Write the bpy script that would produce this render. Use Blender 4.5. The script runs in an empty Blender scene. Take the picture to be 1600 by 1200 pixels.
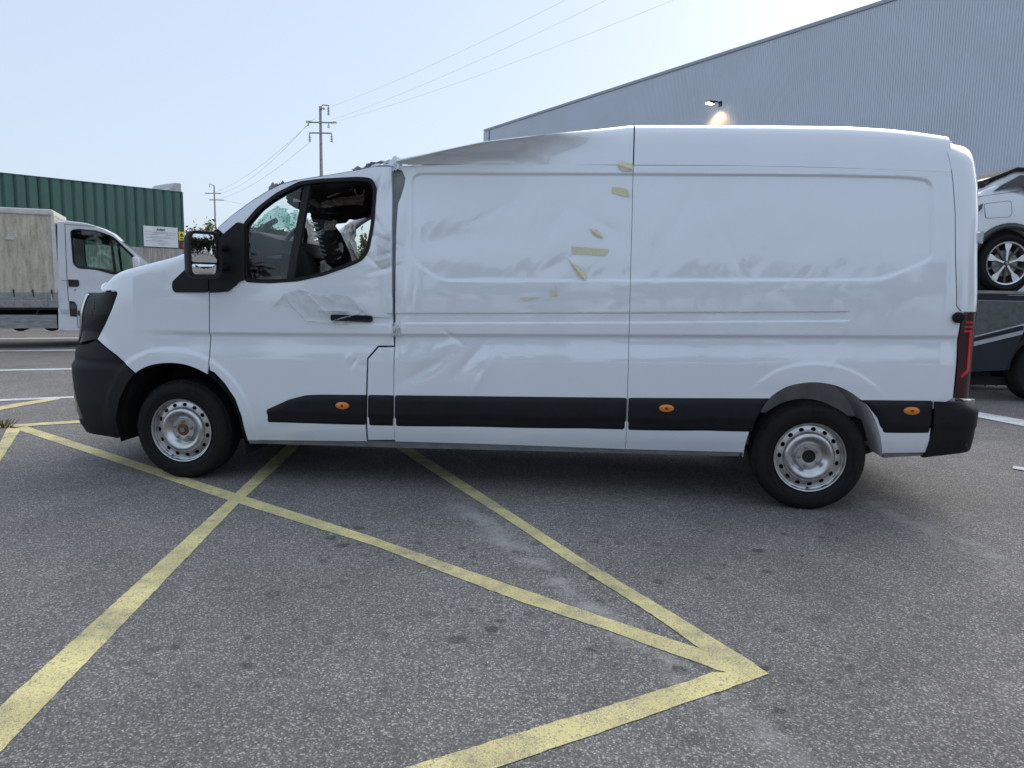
import bpy, bmesh, math, random
import numpy as np
from mathutils import Vector, Matrix
from mathutils.geometry import delaunay_2d_cdt
random.seed(7); RNG = np.random.default_rng(7)
S = bpy.context.scene
COL = S.collection
PI = math.pi

# ------------------------------------------------------------------ camera
CAM = np.array([2.86274, -4.79016, 1.39937]); YAW, PITCH, ROLL, FPX = 0.11401, 0.13293, 0.01875, 1170.0
cy, sy = math.cos(YAW), math.sin(YAW)
_fw = np.array([-sy, cy, 0.]); _rt = np.array([cy, sy, 0.]); _up = np.array([0, 0, 1.])
FW = _fw*math.cos(PITCH) - _up*math.sin(PITCH); _u2 = _up*math.cos(PITCH) + _fw*math.sin(PITCH)
RT = _rt*math.cos(ROLL) + _u2*math.sin(ROLL); UP = _u2*math.cos(ROLL) - _rt*math.sin(ROLL)
cam = bpy.data.cameras.new('camera'); camo = bpy.data.objects.new('camera', cam); COL.objects.link(camo)
M = Matrix.Identity(4)
for i in range(3):
    M[i][0], M[i][1], M[i][2], M[i][3] = RT[i], UP[i], -FW[i], CAM[i]
camo.matrix_world = M
cam.sensor_width = 36; cam.lens = 36*FPX/1600; cam.clip_end = 3000; cam.clip_start = 0.05
S.camera = camo

# ------------------------------------------------------------------ sky, sun, exposure
SUN_EL, SUN_AZ = math.radians(33.0), math.radians(36.0)      # azimuth clockwise from +Y
W = bpy.data.worlds.new('World'); S.world = W; W.use_nodes = True
nt = W.node_tree; nt.nodes.clear()
sky = nt.nodes.new('ShaderNodeTexSky'); sky.sky_type = 'NISHITA'; sky.sun_disc = False
sky.sun_elevation = SUN_EL; sky.sun_rotation = SUN_AZ; sky.altitude = 50
sky.air_density = 1.0; sky.dust_density = 2.6; sky.ozone_density = 1.5
bg = nt.nodes.new('ShaderNodeBackground'); bg.inputs[1].default_value = 0.11
wo = nt.nodes.new('ShaderNodeOutputWorld')
hz = nt.nodes.new('ShaderNodeMix'); hz.data_type = 'RGBA'; hz.blend_type = 'MIX'; hz.inputs[0].default_value = 0.78      # even veil of high thin cloud
hz.inputs[7].default_value = (3.25, 3.8, 4.6, 1)
nt.links.new(sky.outputs[0], hz.inputs[6]); nt.links.new(hz.outputs[2], bg.inputs[0]); nt.links.new(bg.outputs[0], wo.inputs[0])
sl = bpy.data.lights.new('sun', 'SUN'); sl.energy = 1.5; sl.angle = math.radians(75); sl.color = (1, .93, .84)
so = bpy.data.objects.new('sun', sl); COL.objects.link(so)
sd = Vector((math.sin(SUN_AZ)*math.cos(SUN_EL), math.cos(SUN_AZ)*math.cos(SUN_EL), math.sin(SUN_EL)))
so.rotation_euler = sd.to_track_quat('Z', 'Y').to_euler(); so.location = (30, 60, 30)
S.view_settings.view_transform = 'Standard'; S.view_settings.look = 'None'
S.view_settings.exposure = 0.93; S.view_settings.gamma = 1.0
S.cycles.use_denoising = True
S.cycles.max_bounces = 8; S.cycles.transparent_max_bounces = 12

# ------------------------------------------------------------------ measuring helpers: photograph pixel -> point in the place
def ray(px, py): return FW + RT*(px-800)/FPX + UP*(600-py)/FPX
def atY(px, py, Y):
    d = ray(px, py); return CAM + d*((Y-CAM[1])/d[1])
def atZ(px, py, Z=0.):
    d = ray(px, py); return CAM + d*((Z-CAM[2])/d[2])
def atD(px, py, D): return CAM + ray(px, py)*D
def project(P):
    d = np.asarray(P) - CAM; w = d@FW
    return np.stack([800+FPX*(d@RT)/w, 600-FPX*(d@UP)/w], -1)
def sst(x):
    x = np.clip(x, 0, 1); return x*x*(3-2*x)

# ------------------------------------------------------------------ materials
def nodes_of(name):
    m = bpy.data.materials.new(name); m.use_nodes = True
    t = m.node_tree; b = t.nodes['Principled BSDF']; return m, t, b
def N(t, k, **kw):
    n = t.nodes.new(k)
    for a, v in kw.items():
        if a in n.inputs: n.inputs[a].default_value = v
        else: setattr(n, a, v)
    return n
def pos(t, scale=None):
    g = N(t, 'ShaderNodeNewGeometry')
    if scale is None: return g.outputs['Position']
    mp = N(t, 'ShaderNodeMapping'); mp.inputs['Scale'].default_value = scale
    t.links.new(g.outputs['Position'], mp.inputs[0]); return mp.outputs[0]
def noise(t, vec, scale, detail=4, rough=.55):
    n = N(t, 'ShaderNodeTexNoise'); n.inputs['Scale'].default_value = scale
    n.inputs['Detail'].default_value = detail; n.inputs['Roughness'].default_value = rough
    t.links.new(vec, n.inputs['Vector']); return n.outputs['Fac']
def ramp(t, fac, stops):
    r = N(t, 'ShaderNodeValToRGB'); e = r.color_ramp.elements
    while len(e) < len(stops): e.new(.5)
    for i, (p, c) in enumerate(stops):
        e[i].position = p; e[i].color = (*c, 1) if len(c) == 3 else c
    t.links.new(fac, r.inputs[0]); return r.outputs[0]
def mix(t, fac, a, b, mode='MIX'):
    m = N(t, 'ShaderNodeMix', data_type='RGBA', blend_type=mode)
    for i, v in ((0, fac), (6, a), (7, b)):
        if isinstance(v, (int, float)): m.inputs[i].default_value = v
        elif isinstance(v, tuple): m.inputs[i].default_value = (*v, 1)
        else: t.links.new(v, m.inputs[i])
    return m.outputs[2]
def bump(t, b, h, strength, dist):
    n = N(t, 'ShaderNodeBump'); n.inputs['Strength'].default_value = strength; n.inputs['Distance'].default_value = dist
    t.links.new(h, n.inputs['Height']); t.links.new(n.outputs[0], b.inputs['Normal'])
def mat(name, col, rough=.5, metal=0., coat=0., var=.08, vscale=6., bmp=0., bscale=80., spec=None):
    m, t, b = nodes_of(name)
    p = pos(t)
    f = noise(t, p, vscale, 5)
    lo = tuple(max(0, c*(1-var*1.6)) for c in col); hi = tuple(min(1, c*(1+var*1.6)) for c in col)
    t.links.new(ramp(t, f, [(.3, lo), (.7, hi)]), b.inputs['Base Color'])
    b.inputs['Metallic'].default_value = metal
    rr = N(t, 'ShaderNodeMapRange'); rr.inputs['To Min'].default_value = rough*.85; rr.inputs['To Max'].default_value = min(1, rough*1.15)
    t.links.new(f, rr.inputs[0]); t.links.new(rr.outputs[0], b.inputs['Roughness'])
    b.inputs['Coat Weight'].default_value = coat; b.inputs['Coat Roughness'].default_value = .04
    if spec is not None: b.inputs['Specular IOR Level'].default_value = spec
    if bmp: bump(t, b, noise(t, p, bscale, 3), bmp, .004)
    return m
def emis(name, col, s):
    m, t, b = nodes_of(name); b.inputs['Emission Color'].default_value = (*col, 1)
    b.inputs['Emission Strength'].default_value = s; b.inputs['Base Color'].default_value = (*col, 1); return m

def streaky(name, base, dark, sc=(3, 3, .25), rough=.8, amt=(.35, .7), metal=0., fine=60.):
    m, t, b = nodes_of(name)
    f = noise(t, pos(t, sc), 4, 6, .65); g = noise(t, pos(t), fine, 3)
    c = ramp(t, f, [(amt[0], dark), (amt[1], base)])
    c = mix(t, .25, c, ramp(t, g, [(.3, tuple(x*.6 for x in base)), (.7, tuple(min(1, x*1.2) for x in base))]))
    t.links.new(c, b.inputs['Base Color']); b.inputs['Roughness'].default_value = rough; b.inputs['Metallic'].default_value = metal
    bump(t, b, g, .15, .004); return m

def asphalt_colour(t, p):
    v = N(t, 'ShaderNodeTexVoronoi'); v.inputs['Scale'].default_value = 150; t.links.new(p, v.inputs['Vector'])
    hs = N(t, 'ShaderNodeSeparateColor'); t.links.new(v.outputs['Color'], hs.inputs[0])
    grains = ramp(t, hs.outputs[0], [(0., (.062, .060, .061)), (.45, (.148, .145, .145)), (.78, (.28, .272, .267)), (1., (.62, .605, .585))])
    edge = ramp(t, v.outputs['Distance'], [(.25, (1, 1, 1)), (.75, (.35, .35, .36))])
    c = mix(t, 1., grains, edge, 'MULTIPLY')
    f2 = noise(t, p, 420, 2, .6)
    c = mix(t, .38, c, ramp(t, f2, [(.35, (.075, .075, .077)), (.66, (.30, .295, .29))]))
    big = noise(t, p, .55, 6, .6)
    c = mix(t, 1., c, ramp(t, big, [(.3, (1.0, .96, .92)), (.7, (1.5, 1.43, 1.36))]), 'MULTIPLY')
    mid = noise(t, p, 2.6, 6, .7)
    c = mix(t, 1., c, ramp(t, mid, [(.3, (.86, .86, .87)), (.7, (1.10, 1.10, 1.10))]), 'MULTIPLY')
    return c, v.outputs['Distance'], hs.outputs
def asphalt():
    m, t, b = nodes_of('asphalt'); p = pos(t)
    c, dist, f2 = asphalt_colour(t, p)
    # oil drips: dark irregular spots
    warp = N(t, 'ShaderNodeTexNoise'); warp.inputs['Scale'].default_value = 9; warp.inputs['Detail'].default_value = 4; t.links.new(p, warp.inputs['Vector'])
    wv = N(t, 'ShaderNodeVectorMath', operation='SCALE'); wv.inputs['Scale'].default_value = .045; t.links.new(warp.outputs['Color'], wv.inputs[0])
    pw = N(t, 'ShaderNodeVectorMath', operation='ADD'); t.links.new(p, pw.inputs[0]); t.links.new(wv.outputs[0], pw.inputs[1])
    vo = N(t, 'ShaderNodeTexVoronoi'); vo.inputs['Scale'].default_value = 9.5; t.links.new(pw.outputs[0], vo.inputs['Vector'])
    sp = N(t, 'ShaderNodeSeparateColor'); t.links.new(vo.outputs['Color'], sp.inputs[0])
    rad = N(t, 'ShaderNodeMath', operation='MULTIPLY'); t.links.new(sp.outputs[1], rad.inputs[0]); rad.inputs[1].default_value = .30
    sub = N(t, 'ShaderNodeMath', operation='SUBTRACT'); t.links.new(vo.outputs['Distance'], sub.inputs[0]); t.links.new(rad.outputs[0], sub.inputs[1])
    spot = ramp(t, sub.outputs[0], [(0., (1, 1, 1)), (.12, (0, 0, 0))])
    gate = ramp(t, sp.outputs[0], [(.35, (0, 0, 0)), (.5, (1, 1, 1))])
    area = None                                              # drips cluster where vehicles stand
    for (cx_, cy_, rr) in ((880, 985, .75), (1190, 1040, .6), (620, 850, .7), (1250, 870, .8), (960, 900, .6), (380, 990, .5)):
        q = atZ(cx_, cy_); dn = N(t, 'ShaderNodeVectorMath', operation='DISTANCE'); dn.inputs[1].default_value = q; t.links.new(p, dn.inputs[0])
        a_ = ramp(t, N_div(t, dn.outputs['Value'], rr*1.4), [(.2, (1, 1, 1)), (1., (0, 0, 0))])
        area = a_ if area is None else mix(t, 1., area, a_, 'LIGHTEN')
    area = mix(t, 1., area, ramp(t, noise(t, p, 1.7, 3), [(.36, (.15, .15, .15)), (.52, (1, 1, 1))]), 'MULTIPLY')
    k = mix(t, 1., mix(t, 1., spot, gate, 'MULTIPLY'), area, 'MULTIPLY')
    km = N(t, 'ShaderNodeMath', operation='MULTIPLY'); km.inputs[1].default_value = .72; t.links.new(k, km.inputs[0])
    c = mix(t, km.outputs[0], c, (.035, .035, .038))
    # pale dusty seam that runs diagonally past the corner of the yellow bay, and a worn patch by the rear wheel
    for (a, q, wid, amt) in ((atZ(720, 790), atZ(1380, 1290), .10, .75), (atZ(1300, 760), atZ(1660, 915), .20, .6), (atZ(690, 770), atZ(860, 885), .16, .6)):
        a = np.array(a); q = np.array(q); d = (q-a)/np.linalg.norm(q-a); nrm = np.array([-d[1], d[0], 0])
        dt = N(t, 'ShaderNodeVectorMath', operation='DOT_PRODUCT'); dt.inputs[1].default_value = nrm
        of = N(t, 'ShaderNodeVectorMath', operation='SUBTRACT'); of.inputs[1].default_value = a; t.links.new(pw.outputs[0], of.inputs[0]); t.links.new(of.outputs[0], dt.inputs[0])
        sh = N(t, 'ShaderNodeMath', operation='ADD'); sh.inputs[1].default_value = -.022; t.links.new(dt.outputs['Value'], sh.inputs[0])
        ab = N(t, 'ShaderNodeMath', operation='ABSOLUTE'); t.links.new(sh.outputs[0], ab.inputs[0])
        al = N(t, 'ShaderNodeVectorMath', operation='DOT_PRODUCT'); al.inputs[1].default_value = d; t.links.new(of.outputs[0], al.inputs[0])
        L = float(np.linalg.norm(q-a))
        alr = ramp(t, N_div(t, al.outputs['Value'], L), [(0, (0, 0, 0)), (.2, (1, 1, 1)), (.8, (1, 1, 1)), (1, (0, 0, 0))])
        ban = ramp(t, N_div(t, ab.outputs[0], wid), [(.15, (1, 1, 1)), (1., (0, 0, 0))])
        pat = ramp(t, noise(t, p, 5, 6, .7), [(.42, (0, 0, 0)), (.62, (1, 1, 1))])
        kk = mix(t, 1., mix(t, 1., ban, pat, 'MULTIPLY'), alr, 'MULTIPLY')
        k2 = N(t, 'ShaderNodeMath', operation='MULTIPLY'); k2.inputs[1].default_value = amt; t.links.new(kk, k2.inputs[0])
        c = mix(t, k2.outputs[0], c, (.40, .385, .37))
    t.links.new(c, b.inputs['Base Color']); b.inputs['Roughness'].default_value = .82; b.inputs['Specular IOR Level'].default_value = .35
    bump(t, b, dist, .55, .004)
    return m
def N_div(t, sock, d):
    n = N(t, 'ShaderNodeMath', operation='DIVIDE'); t.links.new(sock, n.inputs[0]); n.inputs[1].default_value = d; return n.outputs[0]
def road_paint(name, col, wear=.5):
    m, t, b = nodes_of(name); p = pos(t)
    c, dist, f2 = asphalt_colour(t, p)
    f = noise(t, p, 330, 3, .75); g = noise(t, p, 2.2, 6, .65)
    a = N(t, 'ShaderNodeMath', operation='ADD'); t.links.new(f, a.inputs[0])
    g2 = N(t, 'ShaderNodeMath', operation='MULTIPLY'); g2.inputs[1].default_value = .55; t.links.new(g, g2.inputs[0]); t.links.new(g2.outputs[0], a.inputs[1])
    msk = ramp(t, a.outputs[0], [(wear-.02, (1, 1, 1)), (wear+.13, (0, 0, 0))])
    msk = mix(t, 1., msk, ramp(t, noise(t, p, 12, 4), [(.3, (.25, .25, .25)), (.7, (1, 1, 1))]), 'MULTIPLY')
    pit = ramp(t, f2[1], [(.10, (.6, .6, .6)), (.26, (0, 0, 0))])
    msk = mix(t, 1., msk, pit, 'LIGHTEN')
    pc = mix(t, 1., col, ramp(t, noise(t, p, 3.5, 5), [(.3, (.72, .72, .72)), (.7, (1.1, 1.1, 1.1))]), 'MULTIPLY')
    dirt = ramp(t, noise(t, p, 6, 6, .7), [(.60, (0, 0, 0)), (.74, (.55, .55, .55))])
    pc = mix(t, dirt, pc, tuple(x*.45 for x in col))
    t.links.new(mix(t, msk, pc, c), b.inputs['Base Color']); b.inputs['Roughness'].default_value = .75
    bump(t, b, dist, .4, .003); return m

MAT = dict(
    asphalt=asphalt(), yellow=road_paint('yellow_road_paint', (.88, .765, .34), .71), white_line=road_paint('white_road_paint', (.80, .81, .82), .62),
    paint=mat('white_car_paint', (.80, .835, .885), .22, 0, 1., .012, 1.5), paint_in=mat('grey_primer', (.20, .21, .215), .55, 0, 0, .15, 9),
    black=mat('black_textured_plastic', (.009, .010, .0115), .58, 0, 0, .12, 20, .25, 400, .3), gloss=mat('black_gloss_plastic', (.010, .010, .011), .12, 0, .6, .1),
    rubber=mat('tyre_rubber', (.010, .010, .0105), .82, 0, 0, .25, 30, .15, 150, .3), dark=mat('dark_underbody', (.012, .012, .013), .8, 0, 0, .3, 8, .3, 40),
    seam=mat('shadow_gap_sealant', (.02, .022, .025), .7), steel=mat('silver_steel_wheel', (.56, .56, .56), .30, 1., .1, .10, 22),
    rust=mat('rusty_hub_steel', (.16, .075, .035), .75, .3, 0, .5, 40, .5, 90), hub=mat('grey_hub_cap', (.30, .30, .30), .5, .7, 0, .15, 30),
    lampdark=mat('smoked_lamp_lens', (.004, .005, .006), .12, 0, 0, .2, 20, 0, 80, .12),
    amber=mat('amber_lens', (.75, .22, .015), .18, 0, .5, .1), taillens=mat('dark_red_lens', (.040, .003, .006), .14, 0, .3, .1),
    red=mat('red_light_bar', (.62, .01, .025), .18, 0, .8, .05), chrome=mat('chrome_trim', (.62, .62, .60), .16, 1., 0, .05),
    mirror=mat('mirror_glass', (.82, .84, .86), .015, 1., 0, .01), film=None, tape=None,
    galv=mat('galvanised_hinge', (.52, .54, .56), .45, .6, 0, .1, 30), cloth=mat('beige_visor_fabric', (.30, .25, .205), .9, 0, 0, .1, 20, .2, 200),
    dash=mat('charcoal_dashboard', (.060, .070, .069), .6, 0, 0, .15, 10, .2, 200), liner=mat('dark_headliner', (.02, .02, .021), .9, 0, 0, .2, 12, .3, 90),
    airbag=mat('white_airbag_cloth', (.62, .62, .60), .85, 0, 0, .08, 10, .3, 60), seat=mat('black_seat_fabric', (.022, .022, .024), .85, 0, 0, .2, 30, .4, 120),
    coping=mat('dark_grey_coping', (.36, .39, .43), .5, 0, 0, .05),
    clad=mat('grey_profiled_cladding', (.60, .645, .705), .42, 0, 0, .025, .5), clad_trim=mat('pale_corner_flashing', (.55, .58, .62), .5, 0, 0, .05),
    green=streaky('green_profiled_steel', (.072, .158, .128), (.05, .115, .094), (2, 2, .15), .5), concrete=streaky('stained_concrete', (.46, .45, .43), (.20, .19, .17), (7, 7, .5), .9, (.40, .62)),
    concrete2=mat('pale_concrete', (.48, .49, .50), .9, 0, 0, .12, 4, .3, 40),
    tarp=streaky('dirty_canvas_tarpaulin', (.60, .55, .44), (.31, .275, .20), (3.2, 3.2, .55), .85, (.34, .60), 0, 30.), tarp_top=mat('white_tarpaulin_edge', (.62, .60, .56), .7, 0, 0, .1, 5),
    truck_white=mat('aged_white_paint', (.66, .68, .72), .35, 0, .4, .05, 3), alu=streaky('worn_aluminium', (.36, .38, .38), (.20, .20, .19), (2, 2, 8), .5, (.35, .65), .4),
    rusty_grey=streaky('rusty_grey_steel', (.30, .31, .31), (.16, .08, .05), (4, 4, 4), .7, (.33, .45), .2),
    suv=mat('pearl_white_paint', (.74, .77, .82), .25, 0, .9, .015, 2), navy=mat('navy_truck_paint', (.016, .022, .030), .35, 0, .15, .12, 3, 0, 80, .3), stripe=mat('silver_stripe_film', (.42, .45, .47), .4, .2, 0, .06),
    bedgrey=streaky('scuffed_grey_bed_steel', (.14, .15, .148), (.08, .088, .088), (3, 3, 3), .55, (.35, .65), .3), alloy=mat('polished_alloy', (.72, .72, .74), .22, .9, 0, .04), tint=mat('tinted_glass', (.012, .014, .016), .06, 0, .5, .05),
    pole=mat('concrete_pole', (.32, .31, .29), .9, 0, 0, .15, 6), insul=mat('glass_insulator', (.42, .46, .35), .3), wire=mat('aluminium_cable', (.42, .42, .43), .5, .3),
    bark=mat('tree_bark', (.09, .07, .05), .95, 0, 0, .3, 8, .4, 30), sign=mat('white_sign_board', (.72, .74, .80), .5, 0, 0, .04, 3), ink=mat('black_print', (.03, .03, .035), .6), ink_grey=mat('grey_print', (.28, .29, .34), .6),
    sign_yellow=mat('yellow_sign_board', (.85, .72, .02), .5, 0, 0, .05), sign_red=mat('red_sign_board', (.30, .03, .05), .5), lamp_lit=emis('lit_lamp_lens', (1, .9, .7), 9.),
)
def leaf_mat(name, a, b_):
    m, t, b = nodes_of(name); o = N(t, 'ShaderNodeObjectInfo')
    f = noise(t, pos(t), 1.3, 4)
    t.links.new(ramp(t, f, [(.3, a), (.7, b_)]), b.inputs['Base Color']); b.inputs['Roughness'].default_value = .7; b.inputs['Specular IOR Level'].default_value = .25
    return m
for _m in ('paint', 'suv'): MAT[_m].node_tree.nodes['Principled BSDF'].inputs['Coat IOR'].default_value = 1.75
MAT['leaf'] = leaf_mat('pine_foliage', (.10, .115, .04), (.21, .205, .08)); MAT['leaf_dark'] = leaf_mat('dark_foliage', (.016, .024, .014), (.05, .06, .03)); MAT['weed'] = leaf_mat('dry_weed', (.09, .085, .03), (.2, .17, .08))
def glass_mat(name, col, alpha, rough=.02):
    m, t, b = nodes_of(name); t.nodes.remove(b)
    tr = N(t, 'ShaderNodeBsdfTransparent'); tr.inputs[0].default_value = (*col, 1)
    gl = N(t, 'ShaderNodeBsdfGlossy'); gl.inputs['Roughness'].default_value = rough
    fr = N(t, 'ShaderNodeFresnel'); fr.inputs[0].default_value = 1.5
    ad = N(t, 'ShaderNodeMath', operation='ADD'); ad.inputs[1].default_value = alpha; t.links.new(fr.outputs[0], ad.inputs[0])
    mx = N(t, 'ShaderNodeMixShader'); t.links.new(ad.outputs[0], mx.inputs[0]); t.links.new(tr.outputs[0], mx.inputs[1]); t.links.new(gl.outputs[0], mx.inputs[2])
    t.links.new(mx.outputs[0], t.nodes['Material Output'].inputs[0]); return m
MAT['glass'] = glass_mat('green_tinted_glass', (.80, .90, .86), .02)
def shatter():
    m, t, b = nodes_of('shattered_laminated_glass'); p = pos(t)
    v = N(t, 'ShaderNodeTexVoronoi', feature='DISTANCE_TO_EDGE'); v.inputs['Scale'].default_value = 42; t.links.new(p, v.inputs['Vector'])
    k = ramp(t, v.outputs['Distance'], [(.0, (1, 1, 1)), (.12, (.22, .22, .22))])
    k = mix(t, 1., k, ramp(t, noise(t, p, 9, 4), [(.35, (.35, .35, .35)), (.65, (1, 1, 1))]), 'MULTIPLY')
    tr = N(t, 'ShaderNodeBsdfTransparent'); tr.inputs[0].default_value = (.55, .78, .72, 1)
    b.inputs['Base Color'].default_value = (.36, .50, .47, 1); b.inputs['Roughness'].default_value = .25
    mx = N(t, 'ShaderNodeMixShader'); t.links.new(k, mx.inputs[0]); t.links.new(tr.outputs[0], mx.inputs[1]); t.links.new(b.outputs[0], mx.inputs[2])
    t.links.new(mx.outputs[0], t.nodes['Material Output'].inputs[0]); return m
MAT['shatter'] = shatter()
def cloth_glow():
    m, t, b = nodes_of('thin_white_airbag_cloth'); tr = N(t, 'ShaderNodeBsdfTranslucent'); tr.inputs[0].default_value = (.75, .76, .74, 1)
    b.inputs['Base Color'].default_value = (.70, .70, .68, 1); b.inputs['Roughness'].default_value = .8
    bump(t, b, noise(t, pos(t), 45, 5), .5, .01)
    mx = N(t, 'ShaderNodeMixShader'); mx.inputs[0].default_value = .6; t.links.new(b.outputs[0], mx.inputs[1]); t.links.new(tr.outputs[0], mx.inputs[2]); t.links.new(mx.outputs[0], t.nodes['Material Output'].inputs[0]); return m
MAT['airbag'] = cloth_glow()
def sheer(name, col, a, rough, sc=25):
    m, t, b = nodes_of(name)
    b.inputs['Base Color'].default_value = (*col, 1); b.inputs['Roughness'].default_value = rough
    f = noise(t, pos(t), sc, 4)
    r = N(t, 'ShaderNodeMapRange'); r.inputs['To Min'].default_value = a[0]; r.inputs['To Max'].default_value = a[1]; t.links.new(f, r.inputs[0])
    t.links.new(r.outputs[0], b.inputs['Alpha']); return m
MAT['film'] = sheer('milky_protective_film', (.76, .78, .79), (.30, .6), .14, 9)
MAT['tape'] = sheer('yellowed_masking_tape', (.76, .72, .50), (.75, 1.), .6, 60)

# ------------------------------------------------------------------ mesh helpers
class MB:
    def __init__(s): s.v = []; s.f = []
    def add(s, vs, fs):
        o = len(s.v); s.v += [tuple(float(c) for c in v) for v in vs]; s.f += [tuple(i+o for i in f) for f in fs]; return s
    def box(s, a, b, bev=0.):
        (x0, y0, z0), (x1, y1, z1) = [tuple(map(min, a, b)), tuple(map(max, a, b))]
        if bev <= 0:
            vs = [(x, y, z) for z in (z0, z1) for y in (y0, y1) for x in (x0, x1)]
            return s.add(vs, [(0, 2, 3, 1), (4, 5, 7, 6), (0, 1, 5, 4), (1, 3, 7, 5), (3, 2, 6, 7), (2, 0, 4, 6)])
        bm = bmesh.new(); bmesh.ops.create_cube(bm, size=1)
        for v in bm.verts: v.co = ((x0+x1)/2+v.co.x*(x1-x0), (y0+y1)/2+v.co.y*(y1-y0), (z0+z1)/2+v.co.z*(z1-z0))
        bmesh.ops.bevel(bm, geom=bm.edges[:], offset=bev, segments=2, affect='EDGES', profile=.5)
        return s.bm(bm)
    def bm(s, bm):
        bm.verts.ensure_lookup_table(); bm.verts.index_update()
        s.add([v.co[:] for v in bm.verts], [[v.index for v in f.verts] for f in bm.faces]); bm.free(); return s
    def tube(s, pts, r, n=8, cap=True):
        pts = [Vector(p) for p in pts]; rs = r if isinstance(r, (list, tuple)) else [r]*len(pts)
        vs = []; prev = None
        for i, p in enumerate(pts):
            d = (pts[min(i+1, len(pts)-1)] - pts[max(i-1, 0)]).normalized()
            a = prev if prev is not None else (Vector((0, 0, 1)) if abs(d.z) < .9 else Vector((1, 0, 0)))
            e = (a - d*a.dot(d)).normalized(); prev = e; g = d.cross(e)
            for k in range(n):
                th = 2*PI*k/n; vs.append(p + (e*math.cos(th) + g*math.sin(th))*rs[i])
        fs = [(i*n+k, i*n+(k+1) % n, (i+1)*n+(k+1) % n, (i+1)*n+k) for i in range(len(pts)-1) for k in range(n)]
        if cap: fs += [tuple(range(n))[::-1], tuple((len(pts)-1)*n+k for k in range(n))]
        return s.add(vs, fs)
    def lathe(s, prof, n=48, centre=(0, 0, 0), axis='y', close=False):
        # prof: (radius, offset along axis)
        cx, cy_, cz = centre; vs = []
        for k in range(n):
            th = 2*PI*k/n; c, q = math.cos(th), math.sin(th)
            for r, y in prof:
                if axis == 'y': vs.append((cx+r*c, cy_+y, cz+r*q))
                elif axis == 'z': vs.append((cx+r*c, cy_+r*q, cz+y))
                else: vs.append((cx+y, cy_+r*c, cz+r*q))
        m = len(prof); fs = []
        for k in range(n):
            k2 = (k+1) % n
            for i in range(m if close else m-1):
                j = (i+1) % m; fs.append((k*m+i, k*m+j, k2*m+j, k2*m+i))
        return s.add(vs, fs)
    def prism(s, poly, y0, y1, bev=0., seg=2, fn=None):
        # polygon in (x,z) extruded from y0 to y1
        bm = bmesh.new(); vs = [bm.verts.new((x, y0, z)) for x, z in poly]; f = bm.faces.new(vs)
        r = bmesh.ops.extrude_face_region(bm, geom=[f]); vv = [e for e in r['geom'] if isinstance(e, bmesh.types.BMVert)]
        for v in vv: v.co.y = y1
        bmesh.ops.recalc_face_normals(bm, faces=bm.faces[:])
        if bev > 0:
            ed = [e for e in bm.edges if abs(e.verts[0].co.y-e.verts[1].co.y) < 1e-6]
            bmesh.ops.bevel(bm, geom=ed, offset=bev, segments=seg, affect='EDGES', profile=.5)
        bmesh.ops.triangulate(bm, faces=[f for f in bm.faces if len(f.verts) > 4])
        if fn:
            for v in bm.verts: v.co = fn(v.co)
        return s.bm(bm)
    def grid(s, P):
        # P: array (m,n,3)
        m, n = P.shape[:2]
        return s.add(P.reshape(-1, 3), [(i*n+j, i*n+j+1, (i+1)*n+j+1, (i+1)*n+j) for i in range(m-1) for j in range(n-1)])
    def move(s, fn): s.v = [tuple(fn(v)) for v in s.v]; return s
    def build(s, name, m, parent=None, smooth=False, angle=None, off=None):
        me = bpy.data.meshes.new(name); me.from_pydata(s.v, [], s.f); me.validate()
        bm = bmesh.new(); bm.from_mesh(me); bmesh.ops.recalc_face_normals(bm, faces=bm.faces[:]); bm.to_mesh(me); bm.free()
        return link(name, me, m, parent, smooth, angle, off)
def link(name, me, m, parent=None, smooth=False, angle=None, off=None):
    me.materials.append(MAT[m] if isinstance(m, str) else m)
    if smooth or angle:
        me.shade_smooth()
        if angle: me.set_sharp_from_angle(angle=math.radians(angle))
    o = bpy.data.objects.new(name, me); COL.objects.link(o)
    if parent is not None:
        o.parent = parent
    if off is not None: o.location = off
    return o
def tag(o, label, cat, group=None, kind=None):
    if label: o['label'] = label
    if cat: o['category'] = cat
    if group: o['group'] = group
    if kind: o['kind'] = kind
    return o
def empty(name, loc, rz=0.):
    o = bpy.data.objects.new(name, None); o.location = loc; o.rotation_euler = (0, 0, rz); o.empty_display_size = .2; COL.objects.link(o); return o
def copy_tree(o, parent=None):
    c = o.copy(); COL.objects.link(c); c.parent = parent
    for ch in [x for x in o.children]: copy_tree(ch, c)
    return c
def spline(pts, n):
    p = np.array(pts, float); t = np.linspace(0, len(p)-1, n); out = []
    q = np.vstack([2*p[0]-p[1], p, 2*p[-1]-p[-2]])
    for a in t:
        i = min(int(a), len(p)-2); u = a-i; p0, p1, p2, p3 = q[i:i+4]
        out.append(.5*((2*p1)+(-p0+p2)*u+(2*p0-5*p1+4*p2-p3)*u*u+(-p0+3*p1-3*p2+p3)*u**3))
    return np.array(out)

# ================================================================== THE SETTING
def sheet(name, pts, z, m, parent=None):
    return MB().add([(p[0], p[1], z) for p in pts], [tuple(range(len(pts)))]).build(name, m, parent)
ground = sheet('ground', [(-900, -900), (900, -900), (900, 900), (-900, 900)], 0., 'asphalt'); tag(ground, 'grey worn asphalt yard with oil drips', None, kind='structure')

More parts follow.
